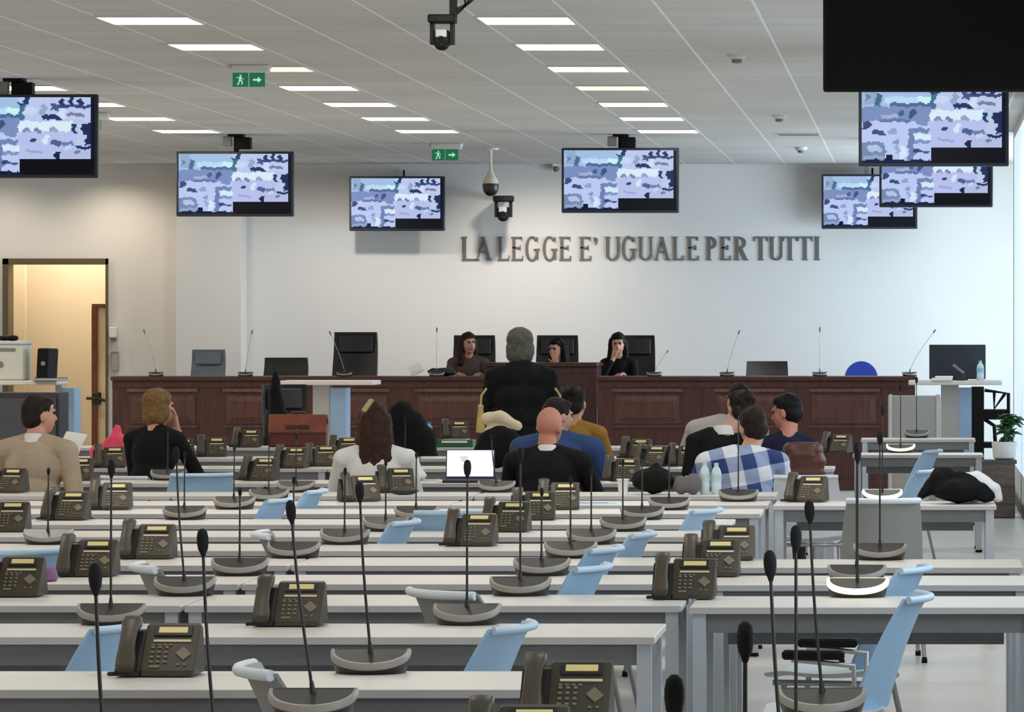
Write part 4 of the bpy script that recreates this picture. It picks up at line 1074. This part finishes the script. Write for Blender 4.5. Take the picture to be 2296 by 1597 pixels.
office_chair('high-backed black chair beside the person with hand before the mouth', jx(1424), JD, 180, DZ0, jz(748), .46, M_leather, group=JG)
office_chair('low-backed dark green-grey chair behind the bench beside the empty high-backed one', jx(642), JD, 180, DZ0, jz(798), .50, mat('chair_greygreen',(48,50,45),.6))
office_chair('low-backed brown-grey chair behind the far bench wing', jx(1720), JD, 180, DZ0, jz(806), .48, mat('chair_browngrey',(72,66,60),.6))
office_chair('plain blue-grey square chair back behind the bench near the pilaster', jx(468), JD, 180, DZ0, jz(780), .38, mat('chair_bluegrey',(112,122,132),.6), arms=False)
office_chair('bright blue chair with rounded back behind the bench end', jx(1931), JD, 180, DZ0, jz(810), .37, mat('chair_royalblue',(34,58,156),.6), arms=False, roundtop=True)
# people behind the bench
person('person with long dark hair and mauve top, seated behind the bench facing the hall', 1050, 44.05, 745, 180+8, {'top':C_mau,'legs':C_blk}, ('long',H_brown), z0=DZ0, head=(0,0,22), arms=('desk','desk'), bulk=.95)
person('person in black at the raised centre, pale hand and face against the black chair', 1252, 44.12, 757, 180-8, {'top':C_blk,'legs':C_blk}, ('long',H_black), z0=DZ0, head=(-8,0,-20), arms=('face','desk'), bulk=.95)
person('person with long black hair holding a hand before the mouth, white cuff, behind the bench', 1389, 44.0, 746, 180-6, {'top':C_blk,'legs':C_blk}, ('long',H_black), z0=DZ0, head=(-6,0,10), arms=('desk','face'), bulk=.86)
# things on the bench
for px, hx, hy, lb in [(347,322,744,'pale thin microphone on the bench nearest the doorway'),(548,562,746,'pale thin microphone on the bench before the pilaster edge'),(770,740,748,'pale thin microphone on the bench before the empty high-backed chair'),(977,978,741,'pale thin microphone on the bench beside the person in mauve'),
        (1466,1494,789,'low pale microphone on the bench beside the fourth high-backed chair'),(1630,1655,746,'pale thin microphone on the bench near the brown-grey low chair'),(1838,1838,740,'pale thin microphone on the bench between the low chair and the blue chair'),(2040,2093,743,'pale thin microphone at the bench end before the black monitor')]:
    d = 42.15; ss = F/d; sc = .74; zb = BT+.003
    m = make_mic(lb, ((hx-px)/ss/sc, 0, 0), False, True); m.location = ((px-CX)/ss, d, zb)
    H = (CAMZ-(hy-HY)/ss-zb)
    m.scale = (sc, sc, H/.50)
    for c_ in m.children:
        if c_.name.split('.')[0] in ('base','rim'): c_.scale = (1,1,sc/(H/.50)*.9)
def sheet(name, label, cat, c, size, rot, m, curl=.0):
    t = thing(name, label, cat, c); t.rotation_euler = rot
    mb = MB(); rs = []
    for k in range(7):
        u = k/6-.5; z = curl*math.sin((u+.5)*PI)
        rs.append([Vector((a*size[0]/2, u*size[1], z+b*.0012)) for a, b in ((-1,-1),(1,-1),(1,1),(-1,1))])
    mb.loft(rs).build('leaf', m, t, 50)
    return t
ss = F/42.2
p = at(932,826,42.3); sheet('paper_sheet','pale blue-white paper standing propped on the bench beside the person in mauve','paper',(p.x,42.3,BT+.075),(.14,.12),(math.radians(70),math.radians(-28),.2),M_paper,.02)
blackbag = fuse('document_case',[('e',(0,0,.045),(.13,.08,.045),'a'),('e',(.08,0,.04),(.1,.07,.04),'a')],.012,{'a':M_leather},None,2,.01,14,loc=(at(985,0,42.35).x,42.35,BT))
tag(blackbag,'small black soft case lying on the bench beside the person in mauve','case')

# ------------------------------------------------------------------ tall desks before the bench
M_slab = mat('tall_desk_top', (222,216,208), .4, var=.02); M_post = mat('tall_desk_post', (176,172,168), .5, var=.02); M_side = mat('tall_desk_side', (150,176,206), .5, var=.02)
HD = 38.0; HS = F/HD; HZ = CAMZ-118/HS
def tall_desk(px0, px1, posts, label, side=True):
    x0, x1 = at(px0,0,HD).x, at(px1,0,HD).x; xc = (x0+x1)/2
    t = thing('tall_desk', label, 'desk', (xc, HD, 0), 0, 'tall clerk desks before the bench')
    MB().rbox((0,.25,HZ-.02), (x1-x0,.55,.042), .012).build('worktop', M_slab, t, 40)
    a, b, c2 = [at(q,0,HD).x-xc for q in posts]
    MB().box(((a+b)/2,.2,(HZ-.04)/2), (b-a,.16,HZ-.04)).build('post', M_post, t)
    MB().box(((b+c2)/2+.004,.26,(HZ-.07)/2), (c2-b,.3,HZ-.07)).build('side_panel', M_side, t)
    MB().rbox(((a+c2)/2,.25,.015), (.6,.5,.03), .02).build('base_plate', M_post, t)
    return t
tall_desk(628, 838, (697,735,771), 'tall white-topped clerk desk with grey post behind the tan briefcase')
tall_desk(2037, 2247, (2110,2150,2186), 'tall white-topped clerk desk with grey post under the black monitor')
tall_desk(-60, 128, (118,132,160), 'tall white-topped clerk desk carrying the printer beside the doorway')
# printer and things on the first one
c = at(12,0,38.2); t = thing('printer', 'off-white office printer standing on the tall desk beside the doorway', 'printer', (c.x, 38.2, HZ+.004))
w = (57+33)/HS
MB().rbox((0,.1,.17), (w,.36,.34), .02).build('body', mat('printer_shell',(206,204,192),.5,var=.02), t, 40)
MB().rbox((0,.1,.355), (w+.02,.38,.035), .02).build('lid', mat('printer_lid',(196,202,206),.5,var=.02), t, 40)
MB().box((-.02,-.082,.29), (w*.7,.01,.03)).build('paper_slot', mat('slot_grey',(120,120,116),.5), t)
MB().lathe([(.03,0),(.03,.012)], 14, 0, (-.03,-.078,.15), Matrix.Rotation(PI/2,3,'X')).build('round_button', mat('slot_grey',(120,120,116),.5), t)
c = at(28,0,38.25); bl = fuse('cable_bundle',[('e',(-.08,0,.02),(.09,.06,.025),'a'),('e',(.0,0,.018),(.06,.05,.03),'a')],.01,{'a':M_black},None,2,.006,20,loc=(c.x,38.25,HZ+.385)); tag(bl,'black cable bundle lying on top of the printer','cable')
c = at(96,0,38.2); t = thing('desk_computer', 'slim black computer case standing upright beside the printer', 'computer', (c.x, 38.2, HZ+.008)); t.rotation_euler = (0,math.radians(3),math.radians(-8))
MB().rbox((0,.1,.15), (.115,.28,.295), .02).build('case', M_black, t, 40); MB().lathe([(.022,0),(.022,.006)], 16, 0, (.01,-.04,.155), Matrix.Rotation(PI/2,3,'X')).build('power_button', mat('button_grey',(130,130,130),.4), t); MB().rbox((0,.1,.005), (.15,.3,.02), .01).build('foot', M_dark, t)
c = at(112,0,37.9); t = thing('keyboard', 'pale keyboard jutting over the edge of the tall desk beside the doorway', 'keyboard', (c.x, 37.95, HZ), math.radians(10))
MB().rbox((0,0,.012), (.34,.14,.022), .01).build('case', mat('keyboard_grey',(176,174,168),.5), t, 40)
mb = MB()
for i in range(10):
    for j in range(4): mb.rbox((-.14+.031*i,-.045+.03*j,.026), (.024,.022,.008), .004, n=1)
mb.build('keypad', M_dark, t)
# dark cabinet under it
c = at(52,0,37.2); t = thing('equipment_cabinet', 'dark grey equipment cabinet under the printer desk', 'cabinet', (at(58,0,37.2).x, 37.2, 0))
MB().box((0,.2,.55), (.62,.4,1.10)).build('body', mat('cabinet_dark',(48,47,52),.6,var=.15,scale=5), t); MB().box((.0,-.012,.6), (.56,.02,.9)).build('door', mat('cabinet_door',(66,66,70),.5,var=.1), t); MB().rbox((.16,-.03,.98), (.20,.015,.03), .005).build('label_plate', M_frame, t)
# dark leather armchair before the tall desk
office_chair('black leather armchair turned sideways between the bench and the tan briefcase', at(655,0,34.6).x, 34.6, 205, 0, CAMZ-122*34.6/F, .40, M_leather, arms=False)
# monitor etc on the far tall desk
c = at(2147,0,38.3); t = thing('computer_monitor', 'black computer monitor seen from behind on the tall desk at the bench end', 'monitor', (c.x, 38.42, HZ))
MB().rbox((0,0,.175), (.54,.035,.33), .01, M=None).build('panel', mat('monitor_shell',(34,42,52),.4,var=.03), t, 40); MB().box((0,.03,.08), (.05,.03,.16)).build('stand', M_black, t); MB().rbox((0,.03,.006), (.2,.15,.012), .02).build('foot', M_black, t)
def bottle(px, d, z, h, r, label, body, capm, rz=0):
    t = thing('water_bottle', label, 'bottle', ((px-CX)*d/F, d, z))
    MB().lathe([(r*.8,0),(r,.01*h/.2),(r,.34*h),(r*.9,.38*h),(r,.42*h),(r,.66*h),(r*.8,.78*h),(r*.38,.90*h),(r*.38,.93*h)], 16).build('body', body, t, 50)
    MB().lathe([(r*.43,.92*h),(r*.43,h),(r*.2,h)], 12).build('cap', capm, t, 40)
    MB().lathe([(r*1.02,.43*h),(r*1.02,.64*h)], 16).build('label_band', capm, t, 50)
    return t
M_pet = mat('bottle_plastic', (176,208,232), .15, var=.03); M_petcap = mat('bottle_label', (70,130,200), .4, var=.05)
M_pet2 = mat('bottle_pale', (206,226,232), .2, var=.03)
bottle(2198, 38.12, HZ, .19, .035, 'clear water bottle on the tall desk in front of the black monitor', M_pet2, mat('bottle_cyan',(150,200,225),.4))
c = at(2112,0,38.0); t = thing('document_tray', 'pale papers stacked on the tall desk below the monitor', 'papers', (c.x, 38.08, HZ))
MB().rbox((0,0,.012), (.2,.24,.024), .006).build('lower_sheaf', M_paper, t); MB().rbox((.02,.01,.034), (.17,.22,.02), .006).build('upper_sheaf', M_paper, t)
c = at(2128,0,37.85); t = thing('handset_cradle', 'grey handset leaning on its dark cradle in front of the monitor', 'handset', (c.x+.09, 38.06, HZ))
MB().rbox((.02,.03,.03), (.1,.12,.06), .02).build('cradle', M_dark, t, 40); MB().tube([(-.05,-.0,.15),(0,-.01,.11),(.05,-.01,.07)], [.016,.013,.018], 10).build('handset', mat('grey_plastic',(120,118,112),.5), t, 50)
# pale upright panel
c = at(2050,0,36.6); t = thing('upright_panel', 'pale grey upright panel standing before the tall desk at the bench end', 'panel', (c.x, 36.6, 0))
hgt = CAMZ-151*36.6/F; wd = 118*36.6/F
MB().rbox((0,.02,hgt/2+.04), (wd,.03,hgt-.08), .01).build('board', mat('panel_grey',(172,168,166),.5,var=.02), t, 40)
for s in (-1,1): MB().box((s*wd/2*.9,.02,hgt/2+.01), (.03,.05,hgt)).build('upright', mat('panel_light',(206,204,200),.5), t); MB().box((s*wd/2*.9,.02,.012), (.05,.4,.024)).build('foot', M_post, t)
# black trolley
c = at(2222,0,37.0); d = 37.0; sd = F/d; t = thing('equipment_trolley', 'black metal trolley with open loops beside the tall desk at the window side', 'trolley', (c.x, d, 0))
zt = CAMZ-(868-HY)/sd
MB().box((-.12,.15,zt/2+.03), (.11,.4,zt-.06)).build('side_board', M_black, t)
mb = MB(); mb.tube([(-.06,0,zt-.03),(.16,0,zt-.06),(.165,0,.1)], .016, 8); mb.tube([(.03,0,zt-.03),(.03,0,zt-.2),(.13,0,zt-.06)], .016, 8); mb.build('loop_frame', M_black, t, 50)
MB().box((.03,.15,zt-.255), (.28,.36,.09)).build('upper_shelf', M_black, t); MB().box((.03,.15,.62), (.28,.36,.05)).build('lower_shelf', M_black, t)
MB().tube([(-.06,0,.86),(.03,0,.80),(.04,0,.64)], .018, 8).build('cable', M_black, t, 50)
for x, y in ((-.12,.02),(-.12,.28),(.15,.02),(.15,.28)): MB().lathe([(.02,0),(.028,.02),(.028,.05),(.015,.1)], 10, 0, (x,y,0)).build('caster', M_black, t, 40)
# planter and plant
d = 35.9; c = at(2239,0,d); t = thing('planter_box', 'brown wooden planter box against the window-side wall', 'planter', (c.x, d, 0)); sd = F/d; hz_ = CAMZ-(1033-HY)/sd
MB().rbox((0,.17,hz_/2), (74/sd,.34,hz_-.01), .01).build('body', M_box, t); MB().box((0,.17,hz_-.015), (82/sd,.36,.03)).build('rim', mat('planter_rim',(84,80,76),.6), t); MB().box((0,-.002,hz_*.55), (74/sd,.01,.012)).box((0,-.002,hz_*.25), (74/sd,.01,.012)).build('groove', mat('planter_rim',(84,80,76),.6), t)
SCP = 1.0
t = thing('potted_plant', 'leafy green plant growing from a white pot on the brown planter box', 'plant', (at(2252,0,d+.15).x, d+.17, hz_))
MB().lathe([(.07,0),(.10,.02),(.115,.16),(.105,.165),(.095,.14)], 18).build('pot', M_white, t, 40)
M_leaf = mat('leaf_green', (44,84,44), .5, var=.25, scale=8); M_stm = mat('plant_stem', (70,84,50), .6)
rnd = random.Random(4)
for k in range(6):
    a = rnd.uniform(0,2*PI); tip = Vector((.10*math.cos(a)-.01,.1*math.sin(a),.30+.12*rnd.random()))
    sm = MB().tube([(0,0,.12),tip*.5+Vector((0,0,.06)),tip], .006, 6).build('stem', M_stm, t, 60)
    mb = MB()
    for q in range(9):
        u = .35+.65*q/8; p0 = Vector((0,0,.12)).lerp(tip, u); dr = Vector((rnd.uniform(-1,1),rnd.uniform(-1,1),rnd.uniform(-.5,.6))).normalized(); sd_ = dr.cross(Vector((0,0,1))).normalized(); L = .12+.04*rnd.random(); w_ = .036
        n_ = dr.cross(sd_).normalized()*.002
        mid_ = p0+dr*L*.5+Vector((0,0,.012))
        pts = [p0, mid_-sd_*w_, p0+dr*L-Vector((0,0,.015)), mid_+sd_*w_]
        mb.loft([[v-n_ for v in pts],[v+n_ for v in pts]])
    mb.build('foliage', M_leaf, sm)
# small boxes on the front wall by the doorway
c = at(256,751,WALL_Y); t = thing('wall_dispenser', 'small white dispenser on the front wall beside the doorway', 'dispenser', (c.x, WALL_Y, c.z)); MB().rbox((0,-.06,.03), (.09,.11,.13), .02).build('cover', M_white, t, 40); MB().rbox((0,-.04,-.055), (.06,.07,.04), .015).build('nozzle', mat('slot_grey',(120,120,116),.5), t, 40)
c = at(259,810,WALL_Y); t = thing('wall_box', 'grey flat box on the front wall just under the white dispenser', 'box', (c.x, WALL_Y, c.z)); MB().rbox((0,-.025,0), (.085,.045,.24), .01).build('cover', mat('wallbox_grey',(168,162,152),.6), t, 40); MB().box((0,-.049,.1), (.07,.005,.01)).build('seam', mat('slot_grey',(120,120,116),.5), t)

# ------------------------------------------------------------------ things on the desks
def item_on(px, d): return Vector(((px-CX)*d/F, d, TOP))
def laptop(label, px, d, yaw, w, h, col, estr, tilt=8, lines=True):
    t = thing('laptop', label, 'laptop', item_on(px,d), math.radians(yaw))
    MB().rbox((0,0,.009), (w,w*.66,.018), .01).build('base', mat('laptop_dark',(40,44,56),.4,var=.03), t, 40)
    MB().box((0,-.01,.0185), (w*.9,w*.3,.002)).build('keyboard', M_black, t)
    R = Matrix.Rotation(math.radians(-tilt),3,'X'); o = Vector((0,w*.33,.016))
    ld = MB().rbox(o+R@Vector((0,0,h/2)), (w,.010,h), .006, M=R).build('lid', mat('laptop_lid',(36,46,84),.4,var=.03), t, 40)
    m = mat('laptop_glow_%d' % px, col, .4, var=0, emit=col, estr=estr)
    MB().box(o+R@Vector((0,-.006,h/2+.006)), (w*.95,.002,h*.88), M=R).build('display', m, ld)
    if lines:
        mb = MB()
        for k in range(3): mb.box(o+R@Vector((-.04+.0*k,-.0075,h*.74-.012*k)), (.05-.012*k,.001,.004), M=R)
        mb.build('text', M_text, ld)
    return t
laptop('open laptop with bright white page, standing beside the bald person', 1050, 24.98, 0, .305, .185, (236,246,255), 1.0)
laptop('small laptop with glowing blue screen beside the blond person', 397, 29.92, 58, .2, .2, (150,190,255), .95, 4, False)
# tan briefcase
d = 32.35; sc_ = F/d; t = thing('briefcase', 'tan leather briefcase with flap standing on the far desk row', 'briefcase', item_on(667,d)); t.rotation_euler = (0,0,.04)
W, H = 130/sc_, .262
MB().rbox((0,.07,H*.36), (W,.13,H*.72), .02).build('body', M_cased, t, 40)
MB().prism([(-.012,H*.45),(-.01,H*.74),(.03,H),(.115,H),(.14,H*.7),(.14,H*.5),(.13,H*.5),(.105,H*.92),(.035,H*.92),(.0,H*.7),(-.002,H*.45)], -W/2, W/2, 'x').build('flap', M_case, t, 30)
MB().tube([(-.06,.06,H),(-.05,.06,H+.018),(.05,.06,H+.018),(.06,.06,H)], .008, 8).build('handle', M_cased, t, 50)
MB().rbox((0,-.014,H*.62), (.19,.012,.035), .008).build('strap_band', mat('strap_brown',(70,34,28),.5), t); MB().box((0,-.022,H*.5), (.03,.008,.035)).build('clasp', mat('clasp_brass',(120,96,60),.4,metal=.6), t)
def clothpile(name, label, cat, px, d, prims, m, disp=.018, ds=9, vox=.012, z=TOP, sm=2):
    o = fuse(name, prims, vox, {'a':m}, None, sm, disp, ds, loc=((px-CX)*d/F, d, z))
    # settle on its support
    zs = [v.co.z for v in o.data.vertices]; lo = min(zs)
    for v in o.data.vertices: v.co.z -= lo
    return tag(o, label, cat)
e = lambda c, r: ('e', c, r, 'a')
k_ = lambda a, b, r0, r1: ('c', a, b, r0, r1, 'a')
clothpile('pink_bag', 'bright pink cloth bag slumped on the desk beside the blond person', 'bag', 248, 27.84, [e((.03,.0,.10),(.10,.085,.12)),e((-.07,0,.07),(.08,.08,.07)),k_((.03,0,.18),(.05,0,.25),.04,.03),e((.08,0,.07),(.06,.08,.08))], cloth('bag_pink',(240,88,116),.12))
clothpile('black_bag', 'soft black bag lying on the desk beside the black jackets and telephones', 'bag', 1462, 23.2, [e((0,0,.07),(.11,.10,.08)),e((-.05,0,.06),(.07,.08,.06)),e((.07,0,.06),(.07,.08,.05)),k_((0,0,.13),(.02,0,.155),.03,.02)], cloth('bag_black',(20,19,20),.2))
d = 21.95
clothpile('black_coat', 'black coat thrown over the window-side desk', 'coat', 2148, d, [e((0,0,.06),(.15,.15,.07)),e((-.10,0,.10),(.06,.09,.09)),k_((-.13,0,.09),(-.20,-.05,.03),.05,.03),k_((0,0,.1),(.16,-.04,.03),.07,.05),e((-.06,.02,.15),(.05,.06,.04))], cloth('coat_black',(14,15,18),.2), .014)
clothpile('white_shirt', 'white shirt spilling over the black coat on the window-side desk', 'shirt', 2178, d+.12, [k_((-.11,0,.14),(.02,0,.13),.035,.04),k_((.02,0,.13),(.12,-.03,.06),.045,.05),k_((.12,-.03,.06),(.15,-.05,.02),.05,.03),e((0,.03,.07),(.13,.08,.07))], cloth('shirt_white',(236,238,242),.03), .010)
clothpile('brown_bag', 'brown leather bag with rounded top on the desk by the person in navy', 'bag', 1800, 25.08, [k_((-.075,0,.19),(.075,0,.19),.055,.055),k_((-.08,0,.05),(.08,0,.05),.06,.06),k_((-.082,0,.12),(.082,0,.12),.064,.064),k_((-.05,-.06,.16),(.05,-.06,.16),.018,.018)], wood('bag_brown',(88,44,36),(2,2,2),.4,.7), .006)
bottle(1580, 23.2, TOP, .185, .030, 'pale plastic water bottle standing on the desk beside the grey pouch', M_pet2, mat('bottle_band',(196,214,216),.4,var=.02))
bottle(1606, 23.22, TOP, .180, .030, 'pale plastic water bottle standing on the desk closest to the plaid shirt', M_pet2, mat('bottle_band',(196,214,216),.4,var=.02))
clothpile('black_robe', 'black robe draped to the floor over a seat beyond the person in white', 'robe', 918, 30.55, [k_((-.04,0,.15),(-.07,0,.98),.20,.11),k_((.10,0,.15),(.08,0,.78),.18,.13),k_((0,.03,.15),(0,.02,.9),.18,.13),e((0,0,.3),(.24,.2,.3))], C_robe, .02, 7, .016, z=0)
clothpile('cream_scarf', 'cream cloth laid over the black coat below the standing robe', 'scarf', 1124, 27.75, [k_((-.10,0,.33),(.0,0,.34),.04,.045),k_((0,0,.34),(.11,.0,.28),.045,.035),e((-.03,.01,.15),(.12,.06,.16))], cloth('scarf_cream',(226,208,178),.06), .010)
clothpile('folded_coat', 'black coat heaped on the desk below the cream scarf', 'coat', 1120, 27.48, [e((0,0,.11),(.16,.07,.15)),e((-.08,0,.07),(.10,.07,.10)),e((.1,0,.07),(.10,.07,.10))], C_blk, .014)
clothpile('white_jacket', 'white jacket lying on the desk beside the person in the white shirt', 'jacket', 905, 24.98, [k_((-.09,0,.05),(.0,0,.12),.06,.09),k_((0,0,.12),(.08,0,.05),.08,.05),e((.03,0,.04),(.12,.12,.04))], C_white, .012)
clothpile('grey_pouch', 'grey soft pouch standing beside the soft black bag', 'pouch', 1538, 23.14, [e((-.03,0,.05),(.045,.05,.06)),e((.04,0,.055),(.05,.05,.065))], cloth('pouch_grey',(112,110,110),.08), .006)
clothpile('purple_scarf', 'small mauve scarf lying on the desk before the telephone near the picture edge', 'scarf', 92, 15.2, [k_((-.05,0,.012),(.05,0,.014),.018,.02),e((.03,.01,.03),(.03,.03,.03))], cloth('scarf_mauve',(150,112,150),.15), .006)
clothpile('black_garment', 'narrow black garment hanging upright beside the black leather armchair', 'garment', 622, 34.0, [k_((0,0,.16),(0,0,.95),.15,.10),k_((0,0,.95),(-.02,0,1.33),.085,.03)], C_robe, .015, 7, .014, z=0)
# green folder with a telephone on it
d = 32.3; t = thing('document_box', 'green document box on the far desk row beyond the laptop', 'box', item_on(1019,d))
MB().rbox((0,.12,.03), (82*d/F,.24,.06), .006).build('box', mat('folder_green',(34,92,52),.5,var=.06), t); MB().box((0,-.002,.045), (82*d/F*.7,.004,.016)).build('label', M_paper, t); MB().box((.0,.12,.0625), (.2,.2,.005)).build('paper', M_paper, t)
dup(PHP, (item_on(1019,d).x, d+.03, TOP+.066), .2, 'dark desk telephone standing on the green document box')
bottle(962, 32.45, TOP, .2, .033, 'blue-labelled water bottle standing beside the green document box', M_pet, M_petcap)
# papers
def papers(px, d, label, w=.21, l=.297, rz=0., n=1, z=0., m=None):
    t = thing('paper_sheet', label, 'paper', item_on(px,d)+Vector((0,0,z)), rz)
    for i in range(n): MB().box((.006*i,.004*i,.0015+.003*i), (w,l,.003)).build('sheet', m or M_paper, t)
    mb = MB()
    for k in range(6): mb.box((0,-l*.32+l*.11*k,.0032+.003*(n-1)+.004*0), (w*.7,.006,.0006))
    mb.build('print', M_text, t)
papers(955, 24.98+.10, 'white printed sheets fanned out beside the laptop and white jacket', rz=.3, n=3)
papers(1320, 21.98, 'pale blue sheet lying on the desk beside the stacked telephones', .3, .21, .1, m=mat('paper_blue',(190,220,245),.7,var=.02))
papers(1555, 27.6, 'white printed sheet on the desk beside the plaid shirt', rz=.1)
papers(490, 27.62, 'white printed sheet on the far desk behind the blue-grey chair', rz=-.2)
papers(1330, 24.98, 'white sheet on the desk beside the sleeve of the blue suit', rz=.15)
p = at(160,1002,24.62); sheet('paper_sheet','bright white sheet held up in front of the person in beige','paper',(p.x,24.62,p.z),(.14,.2),(math.radians(58),math.radians(8),-.25),M_paper,.012)
c = item_on(1397,23.1); t = thing('drinking_cup', 'white paper cup on the desk next to the soft black bag', 'cup', c); MB().lathe([(.024,0),(.034,.085),(.036,.088),(.031,.086),(.022,.006)], 16).build('body', M_paper, t, 40); MB().lathe([(.0365,.083),(.038,.088),(.0365,.092)], 16).build('rim', M_white, t, 40)
c = item_on(905,23.1); t = thing('glasses_case', 'dark green oval glasses case on top of the telephone row near the white jacket', 'case', c); MB().ell((0,.0,.022), (.085,.035,.022)).build('shell', mat('case_green',(56,66,60),.5), t, 60); MB().box((0,0,.022), (.168,.069,.003)).build('seam', M_black, t)
bpy.context.view_layer.update()
